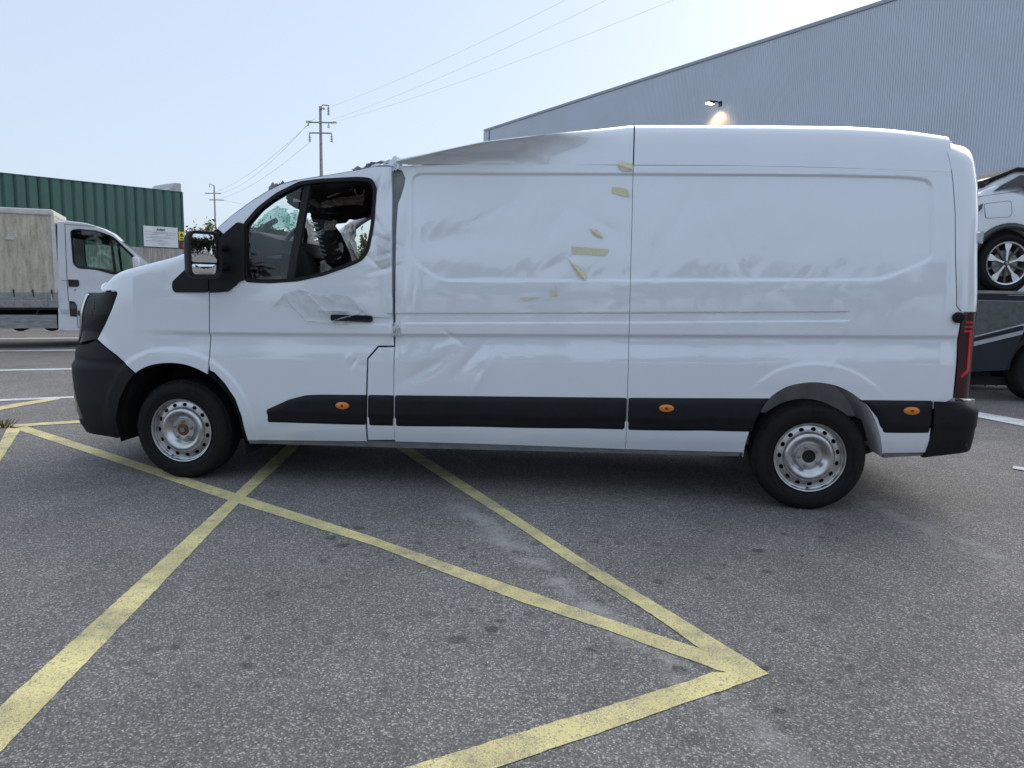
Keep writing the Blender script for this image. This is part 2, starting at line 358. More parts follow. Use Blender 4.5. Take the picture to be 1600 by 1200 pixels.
def paint_line(ep, zz, m, rag=.0013, name='painted_line'):
    # ep: two lists of photo pixels (one edge, other edge) laid on the ground; edges slightly ragged
    A = [atZ(*p)[:2] for p in ep[0]]; B = [atZ(*p)[:2] for p in ep[1]]
    def fine(pl):
        pl = np.array(pl); out = []
        for a, b in zip(pl[:-1], pl[1:]):
            n = max(2, int(np.linalg.norm(b-a)/.03)); n = min(n, 120)
            for k in range(n): out.append(a+(b-a)*k/n)
        out.append(pl[-1]); out = np.array(out)
        return out + RNG.normal(0, rag, out.shape)
    def even(q, n):
        q = np.array(q); d = np.r_[0, np.cumsum(np.linalg.norm(np.diff(q, axis=0), axis=1))]; t_ = np.linspace(0, d[-1], n)
        return np.stack([np.interp(t_, d, q[:, k]) for k in (0, 1)], 1)+RNG.normal(0, rag, (n, 2))
    L_ = max(np.linalg.norm(np.array(A[0])-np.array(A[-1])), .3); n = int(min(200, max(4, L_/.03))); a, b = even(A, n), even(B, n)
    n = len(a); vs = [(x, y, zz) for x, y in a] + [(x, y, zz) for x, y in b]
    return MB().add(vs, [(i, i+1, n+i+1, n+i) for i in range(n-1)]).build(name, m, ground)
LINES = [
    ([(-60, 1160), (0, 1105), (220, 905), (360, 779), (415, 726), (440, 703), (475, 668)], [(-60, 1238), (0, 1176), (235, 931), (373, 787), (435, 729), (462, 703), (497, 668)], 'yellow'),
    ([(40, 666), (212, 721), (345, 764), (575, 837), (800, 916), (1000, 984), (1150, 1032)], [(22, 670), (240, 742), (350, 780), (590, 855), (800, 936), (950, 986), (1145, 1056)], 'yellow'),
    ([(632, 692), (655, 708), (800, 802), (920, 880), (1040, 952), (1170, 1032), (1201, 1054)], [(605, 692), (630, 708), (800, 818), (875, 869), (1035, 972), (1110, 1026), (1150, 1068)], 'yellow'),
    ([(1112, 1051), (1090, 1061), (800, 1150), (600, 1211)], [(1201, 1054), (1120, 1083), (800, 1193), (640, 1248)], 'yellow'),
    ([(-30, 760), (0, 692), (12, 668)], [(-30, 815), (0, 722), (32, 672)], 'yellow'),
    ([(-120, 662), (20, 664), (130, 657), (260, 650)], [(-120, 672), (20, 668), (130, 661), (260, 653)], 'yellow'),
    ([(-80, 652), (0, 635), (90, 621)], [(-80, 660), (0, 641), (95, 624)], 'yellow'),
    ([(-100, 626), (0, 624.5), (130, 619), (300, 611)], [(-100, 630), (0, 627.5), (130, 621.5), (300, 613)], 'white_line'),
    ([(0, 578), (130, 575.5), (300, 572)], [(0, 580), (130, 577.5), (300, 574)], 'white_line'),
    ([(-100, 549), (130, 546.5), (300, 544)], [(-100, 550.5), (130, 548), (300, 545.5)], 'white_line'),
    ([(-100, 530), (130, 527.5), (300, 526)], [(-100, 531.3), (130, 529), (300, 527)], 'white_line'),
    ([(1500, 641), (1530, 645), (1600, 657), (1700, 676)], [(1500, 648), (1530, 653), (1600, 667), (1700, 688)], 'white_line'),
    ([(1584, 729), (1650, 740)], [(1582, 733), (1650, 746)], 'white_line'),
]
for i, (a, b, m) in enumerate(LINES):
    o = paint_line((a, b), .0025+.0004*i, m)
    if i == 0: o['label'] = 'yellow line running from the bottom left under the van'
# small tuft of dry weeds at the left edge where the yellow lines meet
wb = atZ(4, 668); mb = MB()
for k in range(60):
    a = RNG.uniform(0, 2*PI); r = RNG.uniform(0, .09); h = RNG.uniform(.02, .09); l = RNG.uniform(.02, .06)
    x, y = wb[0]+r*math.cos(a), wb[1]+r*math.sin(a)*.7; d = np.array([math.cos(a+1), math.sin(a+1), 0])*.006
    tip = (x+l*math.cos(a), y+l*math.sin(a), h)
    mb.add([(x-d[0], y-d[1], .0), (x+d[0], y+d[1], .0), (x+d[0]+l*.5*math.cos(a), y+d[1]+l*.5*math.sin(a), h*.7), tip], [(0, 1, 2, 3)])
tag(mb.build('weed_tuft', 'weed'), 'small dry weed tuft on the asphalt at the left edge of the yard', 'weed')

# ------------------------------------------------------------------ warehouse with profiled cladding
HOR = lambda px: 443.5 + (px-800)*math.tan(ROLL)
cor = atD(757, 203, 47.); vp = ray(56, HOR(56)); wdir = -np.array([vp[0], vp[1], 0]); wdir /= np.linalg.norm(wdir)    # from far corner towards us
wang = math.atan2(wdir[1], wdir[0]); HT = float(cor[2])
wh = empty('warehouse', (cor[0], cor[1], 0), wang)
tag(wh, 'long tall grey warehouse wall of vertical ribbed steel cladding behind the van', 'warehouse')
# local frame: x along the wall towards us, +y = into the building (to the left of direction?) -> choose side away from the yard
def ribbed(width, height, pitch, depth, y_out, z0=0., flat=.5):
    prof = []; n = int(round(width/pitch)); p = width/n
    for k in range(n):
        x = k*p
        prof += [(x, 0), (x+p*flat*.5, 0), (x+p*(flat*.5+.12), depth), (x+p*(1-.12-.02), depth), (x+p*.98, 0)]
    prof.append((width, 0))
    vs = [(x, y_out*y, z0) for x, y in prof] + [(x, y_out*y, z0+height) for x, y in prof]; n = len(prof)
    return MB().add(vs, [(i, i+1, n+i+1, n+i) for i in range(n-1)])
# decide which local y faces the camera
loc = Matrix.Rotation(-wang, 2) @ Vector((CAM[0]-cor[0], CAM[1]-cor[1]))
YO = 1 if loc.y > 0 else -1
LW = 44.
pan = ribbed(1.0, HT-.12, .083, .022, YO)
p0 = pan.build('cladding_panel', 'clad', wh)
for k in range(1, int(LW)):
    c = p0.copy(); COL.objects.link(c); c.parent = wh; c.location = (k*1.0, YO*RNG.uniform(0, .002), 0)
MB().box((-.02, -YO*.05, HT-.10), (LW, YO*.06, HT+.02)).build('roof_coping', 'coping', wh)
MB().box((-.05, -YO*.05, 0), (.62, YO*.035, HT-.16)).build('corner_flashing', 'clad_trim', wh)
MB().box((.62, YO*.0, 0), (.68, YO*.045, HT-.16)).build('flashing_seam', 'seam', wh)
MB().add([(0, -YO*.04, 0), (0, -YO*25, 0), (0, -YO*25, HT), (0, -YO*.04, HT)], [(0, 1, 2, 3)]).build('end_wall', 'clad', wh)
MB().add([(0, 0, HT-.02), (LW, 0, HT-.02), (LW, -YO*25, HT-.02), (0, -YO*25, HT-.02)], [(0, 1, 2, 3)]).build('roof', 'clad', wh)
MB().box((0, 0, 0), (LW, YO*.05, .45)).build('plinth', 'concrete2', wh)
# lit floodlight on the wall
def wall_hit(px, py):
    d = ray(px, py); n = np.array([-wdir[1], wdir[0], 0]); tt = ((cor-CAM)@n)/(d@n); return CAM+d*tt
lp = wall_hit(1126, 163); ll = Matrix.Rotation(-wang, 3, 'Z') @ Vector((lp[0]-cor[0], lp[1]-cor[1], lp[2]))
wl = empty('wall_lamp', (lp[0], lp[1], lp[2]), wang); tag(wl, 'lit floodlight on a short arm high on the grey warehouse wall', 'lamp')
MB().tube([(0, YO*.03, .05), (0, YO*.35, .08), (0, YO*.55, .02)], .03, 8).build('arm', 'gloss', wl)
hd = MB().box((-.12, YO*.45, -.06), (.12, YO*.75, .05), .02).build('lamp_head', 'gloss', wl)
MB().box((-.10, YO*.47, -.08), (.10, YO*.762, -.02), .01).build('lens', 'lamp_lit', wl)
MB().box((-.08, YO*.0, -.1), (.08, YO*.04, .12)).build('wall_plate', 'gloss', wl)
sp = bpy.data.lights.new('flood_beam', 'SPOT'); sp.energy = 38; sp.spot_size = math.radians(120); sp.spot_blend = .6; sp.color = (1, .62, .28); sp.shadow_soft_size = .1
spo = bpy.data.objects.new('flood_beam', sp); COL.objects.link(spo); spo.parent = wl; spo.location = (0, YO*.42, -.16); spo.rotation_euler = (math.radians(-12*YO), 0, 0)

# ------------------------------------------------------------------ green yard wall: concrete base, profiled green steel above
gR = atD(289, HOR(289), 25.); gL = atD(-60, HOR(-60), 20.3); gd = np.array([gR[0]-gL[0], gR[1]-gL[1], 0.]); GL = float(np.linalg.norm(gd)); gang = math.atan2(gd[1], gd[0])
gw = empty('green_wall', (gL[0], gL[1], 0), gang); tag(gw, 'green ribbed steel boundary wall on a stained concrete base', 'wall')
gz0 = float(atD(250, 388, 24.4)[2]); gz1 = float(atD(285, 303, 25.)[2])
pit = .30; ng = int(GL/pit)
gp = MB().add([(0, 0, gz0), (.05, -.045, gz0), (pit-.075, -.045, gz0), (pit-.03, 0, gz0), (pit, 0, gz0), (0, 0, gz1), (.05, -.045, gz1), (pit-.075, -.045, gz1), (pit-.03, 0, gz1), (pit, 0, gz1)], [(i, i+1, i+6, i+5) for i in range(4)]).build('cladding_panel', 'green', gw)
for k in range(-18, ng):
    c = gp if k == -18 else gp.copy()
    if k != -18: COL.objects.link(c); c.parent = gw
    c.location = (GL-(ng-k)*pit, 0, 0)
MB().box((GL-pit*(ng+18), .0, gz0-.02), (GL, .10, gz1-.06)).build('back_sheet', 'green', gw)
MB().box((GL-pit*(ng+18), -.06, 0), (GL-.02, .14, gz0)).build('concrete_base', 'concrete', gw)
MB().box((GL-pit*(ng+18), -.055, gz1), (GL, .06, gz1+.025)).build('top_trim', 'green', gw)
MB().box((GL-.04, -.055, gz0), (GL+.015, .06, gz1+.01)).build('end_trim', 'green', gw)
# pale slab end showing above the far end of the wall
sb = empty('concrete_slab', atD(277, HOR(277), 26.5)*np.array([1, 1, 0]), gang); tag(sb, 'pale concrete slab end rising just above the far end of the green wall', 'slab')
zt = float(atD(285, 288, 26.5)[2])
MB().prism([(-.28, 0), (.27, 0), (.27, zt), (.05, zt), (-.12, zt-.2), (-.28, zt-.27)], 0, 1.6, .01).build('slab', 'concrete2', sb)
# signs on the green wall
def wall_local(px, py):
    d = ray(px, py); n = np.array([-gd[1], gd[0], 0])/GL; t_ = ((gL-CAM)@n)/(d@n); P = CAM+d*t_
    q = Matrix.Rotation(-gang, 3, 'Z') @ Vector((P[0]-gL[0], P[1]-gL[1], P[2])); return q
def sign(name, label, c0, c1, m):
    a, b = wall_local(*c0), wall_local(*c1); x0, x1 = a.x, b.x; z1, z0 = a.z, b.z
    o = empty(name, Matrix.Rotation(gang, 3, 'Z') @ Vector((x0, -.05, z0)) + Vector((gL[0], gL[1], 0)), gang)
    tag(o, label, 'sign'); MB().box((0, -.03, 0), (x1-x0, 0, z1-z0), .004).build('board', m, o); return o, x1-x0, z1-z0
sg, sw, sh_ = sign('notice_sign', 'large white notice board headed AVISO on the green wall', (222, 352.5), (277, 387.5), 'sign')
def text(body, size, loc, m, parent, name='lettering'):
    cu = bpy.data.curves.new(name, 'FONT'); cu.body = body; cu.size = size; cu.align_x = 'CENTER'; cu.align_y = 'CENTER'; cu.extrude = .001
    o = bpy.data.objects.new(name, cu); COL.objects.link(o); o.parent = parent; o.location = loc; o.rotation_euler = (PI/2, 0, 0); cu.offset = .004
    dg = bpy.context.evaluated_depsgraph_get(); me = bpy.data.meshes.new_from_object(o.evaluated_get(dg)); bpy.data.objects.remove(o)
    o = bpy.data.objects.new(name, me); COL.objects.link(o); o.parent = parent; o.location = loc; o.rotation_euler = (PI/2, 0, 0); me.materials.clear(); me.materials.append(MAT[m]); return o
tx = text('AVISO', sh_*.155, (sw*.5, -.033, sh_*.84), 'ink', sg)
for r, (z, x0, x1) in enumerate([(.72, .05, .95), (.665, .3, .7), (.60, .04, .40), (.60, .66, .93), (.505, .2, .76), (.435, .05, .88), (.34, .24, .56), (.28, .05, .68), (.175, .4, .78), (.11, .44, .57)]):
    mb = MB(); x = x0                     # illegible lines of small print, as broken dark strokes
    while x < x1:
        l = min(RNG.uniform(.03, .09), x1-x); mb.box((x*sw, -.0335, (z-.011)*sh_), ((x+l)*sw, -.031, (z+.011)*sh_)); x += l+.012
    mb.build('print_line', 'ink_grey', sg)
sg2, w2, h2 = sign('warning_sign', 'small yellow warning sign with a black triangle beside the white notice', (277.5, 362), (286.5, 376), 'sign_yellow')
tri = MB()
for k in range(3):
    a, b = [(.5+.36*math.sin(2*PI*q/3), .62+.24*math.cos(2*PI*q/3)) for q in (k, k+1)]
    tri.tube([(a[0]*w2, -.033, a[1]*h2), (b[0]*w2, -.033, b[1]*h2)], .012, 6)
tri.build('triangle', 'ink', sg2); MB().box((.2*w2, -.034, .12*h2), (.75*w2, -.031, .26*h2)).build('print_line', 'ink', sg2); MB().tube([(.5*w2, -.033, .55*h2), (.5*w2, -.033, .70*h2)], .014, 6).build('mark', 'ink', sg2)
sg3, w3, h3 = sign('red_sign', 'small red and white sign below the yellow warning sign', (280.5, 378.5), (289.5, 388), 'sign_red')
MB().box((w3*.5, -.034, h3*.15), (w3*.98, -.0305, h3*.95)).build('white_panel', 'sign', sg3); MB().box((w3*.66, -.036, h3*.5), (w3*.82, -.034, h3*.75)).build('pictogram', 'ink', sg3)

# ------------------------------------------------------------------ overhead line: two poles and their cables
def ins(mb, p, n=5, down=True):
    for k in range(n):
        mb.lathe([(.02, 0), (.11, .03), (.10, .05), (.02, .07)], 8, (p[0], p[1], p[2]-.12*(k+1)), 'z')
def power_pole(base_px, top_px, D, label, lean=0.):
    top = atD(*top_px, D); x, y, h = top; o = empty('power_pole', (x, y, 0), YAW); tag(o, label, 'pole', 'power line poles')
    MB().tube([(0, 0, 0), (0, 0, h*.5), (0, 0, h)], [.18, .145, .10], 6).build('shaft', 'pole', o)
    return o, top, h
p1, t1, h1 = power_pole(None, (500.5, 166), 57., 'nearer concrete power pole with three crossarms above the van cab')
k1 = 57./FPX
def arm(o, xa, xb, z, r=.055): return MB().tube([(xa, -.12, z), (0, -.15, z-.0), (xb, -.12, z)], r, 6).build('crossarm', 'pole', o)
arm(p1, -17*k1, 18.5*k1, h1-25*k1); arm(p1, -17*k1, 18*k1, h1-41*k1); MB().tube([(0, -.1, h1-.2), (4*k1, -.1, h1+1.5*k1), (14*k1, -.1, h1+1.0*k1)], .045, 6).build('crossarm', 'pole', p1)
for px_, dz, L in ((-17, -41, 14), (17.5, -41, 14), (13, 1.5, 15), (-19, -25, 5), (13, -25, 6), (18, -25, 2)):
    mb = MB(); zz = h1+dz*k1; mb.tube([(px_*k1, -.12, zz), (px_*k1+.05, -.12, zz-L*k1)], .035, 6); ins(mb, (px_*k1, -.12, zz-.15), int(L*k1/.14)); mb.build('insulator', 'insul' if L < 10 else 'pole', p1)
for q in ((-15, -24), (18, -24.5), (0, -4)):
    mb = MB(); 
    for kk in range(4): mb.lathe([(.03, 0), (.14, .04), (.03, .09)], 8, (q[0]*k1+kk*.11*(-1 if q[0] < 0 else 1), -.14, h1+q[1]*k1), 'x')
    mb.build('insulator', 'insul', p1)
p2, t2, h2_ = power_pole(None, (334.5, 290), 112., 'farther lattice power pole low on the horizon left of the van')
k2 = 112./FPX
arm(p2, -14*k2, 11*k2, h2_-12*k2, .07); arm(p2, -8*k2, 15*k2, h2_-22*k2, .07); MB().tube([(0, -.2, h2_), (-6*k2, -.2, h2_+2*k2), (-6.5*k2, -.2, h2_-3*k2)], .06, 6).build('crossarm', 'pole', p2)
def cable(a, b, sag, label, r=.0048):
    a, b = np.array(a), np.array(b); pts = [a+(b-a)*t-np.array([0, 0, sag*4*t*(1-t)]) for t in np.linspace(0, 1, 22)]
    tag(MB().tube(pts, r, 5).build('power_cable', 'wire', None, True), label, 'cable', 'cables of the power line')
for (px, py), (ex, ey), nm in (((513, 168), (1180, -160), 'topmost'), ((519, 187), (1240, -150), 'middle'), ((521, 191), (1360, -130), 'lowest')):
    cable(atD(px, py, 57), atD(ex, ey, 27), .5, nm+' of the three power cables running up right from the nearer pole')
for (px, py), (ex, ey), nm in (((492, 185), (322, 304), 'upper'), ((483, 192), (344, 302), 'middle'), ((484, 222), (328, 312), 'lower')):
    cable(atD(px, py, 57), atD(ex, ey, 112), 1.0, nm+' of the faint cables between the two power poles', .010)
cable(atD(349, 312.5, 112), atD(480, 316, 125), .8, 'short cable leading right from the lower arm of the farther pole', .018)

# ------------------------------------------------------------------ trees
def crown(mb, c, rad, n, size, clumps=26, seed=0):
    r = np.random.default_rng(seed); cs = []
    for _ in range(clumps):
        d = r.normal(size=3); d /= np.linalg.norm(d); q = r.uniform(.25, .95); cs.append((np.array(c)+d*np.array(rad)*q, r.uniform(.25, .5)))
    for k in range(n):
        cc, s = cs[r.integers(clumps)]; p = cc+r.normal(size=3)*np.array(rad)*s*.42
        a = r.normal(size=3); a /= np.linalg.norm(a); b = np.cross(a, r.normal(size=3)); b /= np.linalg.norm(b); l = size*r.uniform(.5, 1.4)
        mb.add([p-a*l, p+b*l*.45, p+a*l, p-b*l*.45], [(0, 1, 2, 3)])
TREES = [(296, 352, 66, 'leftmost low tree on the horizon beside the green wall end'), (318, 349, 72, 'pointed tree on the horizon just left of the van mirror top'), (334, 352, 63, 'tree on the horizon at the foot of the farther power pole'),
         (404, 352, 70, 'leftmost tree seen through the van windscreen opening'), (425, 345, 64, 'tallest tree seen through the broken windscreen'), (447, 352, 68, 'tree seen through the windscreen beside the steering wheel'), (570, 362, 62, 'tree seen through the far door window of the van')]
for i, (px, py, D, lab) in enumerate(TREES):
    P = atD(px, py, D); h = float(P[2]); o = empty('distant_tree', (P[0], P[1], 0)); tag(o, lab, 'tree', 'trees on the horizon')
    lim = MB().tube([(0, 0, 0), (.05, 0, h*.5), (0, .05, h*.9)], [.16, .11, .03], 6)
    for k in range(5):
        a = k*1.26+i; z = h*(.35+.1*k); lim.tube([(0, 0, z), (math.cos(a)*.7, math.sin(a)*.7, z+.5)], [.05, .015], 5)
    lim.build('trunk', 'bark', o)
    mb = MB(); w = 1.15+.25*(i % 3); crown(mb, (0, 0, h*.58), (w, w, h*.46), 1500, .17, 22, 30+i); mb.build('crown', 'leaf', o)
# low hedge and scrub that closes the horizon behind the yard
mb = MB(); r_ = np.random.default_rng(5)
for k in range(9000):
    px = r_.uniform(285, 640); D = r_.uniform(70, 95); g = atD(px, HOR(px), D); z = abs(r_.normal(0, 1))*(1.4+.9*math.sin(px*.09)+.6*math.sin(px*.031)); z = min(z, 4.6)
    a = r_.normal(size=3); a /= np.linalg.norm(a); b = np.cross(a, r_.normal(size=3)); b /= np.linalg.norm(b); p = np.array([g[0], g[1], z]); l = .28
    mb.add([p-a*l, p+b*l*.5, p+a*l, p-b*l*.5], [(0, 1, 2, 3)])
tag(mb.build('scrub', 'leaf'), 'low yellow green scrub along the horizon behind the yard', None, kind='stuff')
# belt of tall trees across the yard, behind the photographer: seen in the mirror and in the paint
mb = MB(); r_ = np.random.default_rng(9)
for k in range(36):
    x = -34+k*3.4+r_.uniform(-1, 1); y = -44+r_.uniform(-6, 6)-abs(x-4)*.05; h = r_.uniform(8.0, 14.0)
    if k > 23: q_ = (k-23)/12; x, y = 40+r_.uniform(-2, 2)-6*q_, -24+23*q_; h = r_.uniform(7, 11)
    mb.tube([(x, y, 0), (x+.2, y, h*.85)], [.22, .06], 6)
    crown(mb, (x, y, h*.56), (2.3, 2.3, h*.45), 900, .42, 18, 100+k)
tag(mb.build('tree_belt', 'leaf_dark'), 'dark belt of tall trees across the yard, mirrored in the van paint', None, kind='stuff')

# ================================================================== THE DAMAGED WHITE VAN
VW = 2.07                                   # body width; near side at y = 0
VB = Vector((2.1, VW/2, 0))
van = empty('delivery_van', VB); tag(van, 'white panel van with crushed cab roof and peeling film, parked across the yellow lines', 'van')
VOFF = tuple(-VB)
# plan line of the body side: nose corner, straight flank, rear corner
nose = spline([(-.30, 0), (-.52, .018), (-.70, .058), (-.83, .122), (-.92, .22), (-.975, .36), (-1.01, .6), (-1.025, VW/2)], 200)
seg = np.r_[0, np.cumsum(np.linalg.norm(np.diff(nose, axis=0), axis=1))]; UN = -.30-seg
rear = spline([(4.93, 0), (5.05, .010), (5.12, .040), (5.155, .10), (5.17, .22), (5.175, VW/2)], 120)
segr = np.r_[0, np.cumsum(np.linalg.norm(np.diff(rear, axis=0), axis=1))]; UR = 4.93+segr
UNMIN, URMAX = float(UN[-1]), float(UR[-1])
PU = np.r_[UN[::-1], UR]; PX = np.r_[nose[::-1, 0], rear[:, 0]]; PY = np.r_[nose[::-1, 1], rear[:, 1]]
def plan(u):
    e = 2e-3; x, y = np.interp(u, PU, PX), np.interp(u, PU, PY)
    tx_ = np.interp(u+e, PU, PX)-np.interp(u-e, PU, PX); ty_ = np.interp(u+e, PU, PY)-np.interp(u-e, PU, PY); l = np.hypot(tx_, ty_)+1e-12
    return x, y, -ty_/l, tx_/l              # point and inward normal
def curve(pts, win=.05):
    a = np.array(pts); xs = np.linspace(a[0, 0]-.2, a[-1, 0]+.2, 1600); ys = np.interp(xs, a[:, 0], a[:, 1]); k = max(3, int(win/(xs[1]-xs[0])))
    yp = np.pad(ys, k, mode='edge'); ys = np.convolve(yp, np.ones(k)/k, 'same')[k:-k]; return lambda q: np.interp(q, xs, ys)
C_side = curve([(.15, .10), (.26, .07), (.33, .034), (.42, .010), (.55, 0), (.80, 0), (1.02, .002), (1.30, .006), (1.5, .020), (1.75, .048), (2.0, .084), (2.12, .104), (2.3, .14)], .10)
C_nose = curve([(.15, .10), (.24, .05), (.34, .015), (.5, 0), (.77, -.004), (.80, .012), (.88, .03), (1.0, .05), (1.15, .058), (1.22, .075), (1.29, .105), (1.36, .16), (1.46, .28)], .04)
_rs = [(atY(px, py, .12)[2], 5.172-atY(px, py, .12)[0]) for px, py in ((1529, 470), (1531, 400), (1529.5, 340), (1525, 290), (1519, 250), (1512, 228))]
_rs = [(z_, l_-.05*float(sst((z_-1.65)/.4))-.035*float(sst((z_-2.12)/.15))) for z_, l_ in _rs]
C_rear = curve([(.2, max(_rs[0][1], 0)), (1.0, max(_rs[0][1], 0))]+_rs+[(2.45, _rs[-1][1]+.10)], .06)
def inset0(u, z):
    t = z-.0218*np.clip(u, -.3, 5.2)
    return C_side(t)*(1-.6*sst((-.4-u)/.4)) + C_nose(z)*sst((-.38-u)/.42)
def surf(u, z, ins):
    x, y, nx, ny = plan(u); k_ = sst((u-4.72)/.16); nx, ny = nx*(1-k_), ny*(1-k_)+k_; return np.stack([x+nx*ins-C_rear(z)*sst((u-4.80)/.30), y+ny*ins, z+0*u], -1)
def V(px, py):
    # pixel on the near flank -> (u, z)
    g = atY(px, py, .03); q = np.array([g[0], g[2]]); tgt = np.array([px, py], float)
    for _ in range(40):
        def fn(w): return project(surf(w[0], w[1], inset0(w[0], w[1])))
        r0 = fn(q)-tgt; e = 1e-4
        J = np.stack([(fn(q+np.array([e, 0]))-r0-tgt)/e, (fn(q+np.array([0, e]))-r0-tgt)/e], 1)
        try: st = np.linalg.solve(J, r0)
        except Exception: break
        q = q-np.clip(st, -.08, .08)
        q[0] = np.clip(q[0], -.97, 5.2)
    return float(q[0]), float(q[1])
def VP(pts): return [V(*p) if len(p) == 2 else (p[1], p[2]) for p in pts]     # ('u',u,z) passes through
def sdf_poly(x, z, poly):
    P = np.array(poly); d = np.full(x.shape, 1e9); ins = np.zeros(x.shape, bool)
    for a, b in zip(P, np.roll(P, -1, 0)):
        e = b-a; l = e@e+1e-15; t = np.clip(((x-a[0])*e[0]+(z-a[1])*e[1])/l, 0, 1)
        d = np.minimum(d, np.hypot(x-a[0]-t*e[0], z-a[1]-t*e[1]))
        c = ((a[1] > z) != (b[1] > z)) & (x < (b[0]-a[0])*(z-a[1])/(b[1]-a[1]+1e-15)+a[0]); ins ^= c
    return np.where(ins, -d, d)
def dist_line(x, z, pl):
    P = np.array(pl); d = np.full(x.shape, 1e9)
    for a, b in zip(P[:-1], P[1:]):
        e = b-a; l = e@e+1e-15; t = np.clip(((x-a[0])*e[0]+(z-a[1])*e[1])/l, 0, 1); d = np.minimum(d, np.hypot(x-a[0]-t*e[0], z-a[1]-t*e[1]))
    return d
def roundpoly(pts, r, n=5):
    # round the corners of a polygon given in (u,z)
    P = np.array(pts); out = []
    for i in range(len(P)):
        a, b, c = P[i-1], P[i], P[(i+1) % len(P)]; d1, d2 = a-b, c-b; l1, l2 = np.linalg.norm(d1), np.linalg.norm(d2); k = min(r, l1*.45, l2*.45)
        p, q = b+d1/l1*k, b+d2/l2*k
        for t in np.linspace(0, 1, n): out.append((1-t)**2*p+2*t*(1-t)*b+t*t*q)
    return [tuple(o) for o in out]

# ---- features of the pressed sides
REC = roundpoly(VP([(643, 271), (1010, 272), (1300, 274), (1420, 277), (1457, 282), (1457, 402), (1440, 412), (1378, 437), (1010, 438), (688, 438), (643, 408)]), .07)
ARCH_F = VP([(190, 690), (184, 655), (189, 625), (200, 600), (213, 583), (235, 571.5), (262, 567.5), (290, 570), (318, 581), (340, 597), (360, 622), (373, 650), (382, 688), (384, 712)])
ARCH_F = [tuple(p) for p in spline(ARCH_F, 60)]
ARCH_R = VP([(1161, 716), (1166, 690), (1178, 657), (1198, 627), (1224, 607), (1252, 599), (1282, 598), (1315, 606), (1345, 625), (1364, 650), (1375, 682), (1379, 716)])
ARCH_R = [tuple(p) for p in spline(ARCH_R, 60)]
L490 = VP([(617, 490), (985, 489), (1330, 487)]); L505 = VP([(617, 505), (985, 504), (1330, 501)]); LB = VP([(327, 519), (615, 521.5), (985, 522.5), (1505, 524)])
def lz(L, u): a = np.array(L); return np.interp(u, a[:, 0], a[:, 1])
HOLE_W = roundpoly(VP([(383, 440), (379, 395), (380, 351), (402, 325), (432, 302), (468, 284), (500, 280), (560, 277), (581, 279), (588, 296), (584, 350), (576, 392), (565, 407), (545, 416), (505, 430), (465, 439), (420, 442)]), .03)
DENT = []          # (u,z,len,wid,angle,depth): elongated dents, depth>0 is inwards
def dent(px, py, l, w, ang, d): u, z = V(px, py); DENT.append((u, z, l, w, math.radians(ang), d))
dent(735, 560, .20, .07, 50, .016); dent(700, 540, .16, .05, 20, -.006); dent(668, 575, .30, .08, 30, .010); dent(752, 590, .22, .05, 60, -.006)
dent(708, 527, .10, .02, -35, .010); dent(553, 566, .055, .014, 60, .010); dent(545, 558, .04, .012, 60, -.006); dent(566, 572, .05, .03, 0, .004)
dent(800, 315, .35, .06, 62, .005); dent(835, 330, .34, .05, 66, -.004); dent(770, 330, .26, .05, 30, .004); dent(870, 345, .30, .08, 60, .006); dent(720, 370, .5, .16, 10, .006)
dent(1065, 330, .34, .07, 65, .004); dent(1100, 335, .34, .05, -60, -.003); dent(1030, 345, .3, .06, 70, -.003); dent(1135, 375, .4, .05, -62, .003)
dent(632, 370, .7, .07, 88, .022); dent(625, 300, .2, .05, 85, .02); dent(650, 470, .2, .02, 85, -.006); dent(900, 470, .5, .08, 5, .004)
dent(1320, 525, .05, .02, 70, .004); dent(1300, 570, .05, .015, 60, -.004); dent(880, 408, .25, .08, 30, .005); dent(940, 350, .28, .08, -30, .004)
for a in ((596, 372, .16, .018, -20), (603, 396, .12, .014, 20), (585, 410, .10, .012, -40), (600, 420, .14, .015, 15), (592, 350, .10, .012, -60), (606, 380, .10, .012, 70), (578, 300, .3, .05, 80)): dent(*a, .008)
dent(600, 275, .16, .04, 75, -.016); dent(592, 285, .16, .03, 60, .014); dent(608, 300, .12, .03, 80, .008)
def wav(u, z, s, k):
    r = np.random.default_rng(k); o = 0*u
    for _ in range(7):
        a, b, p = r.normal(0, s), r.normal(0, s), r.uniform(0, 6.3); o = o+np.sin(a*u+b*z+p)
    return o/7
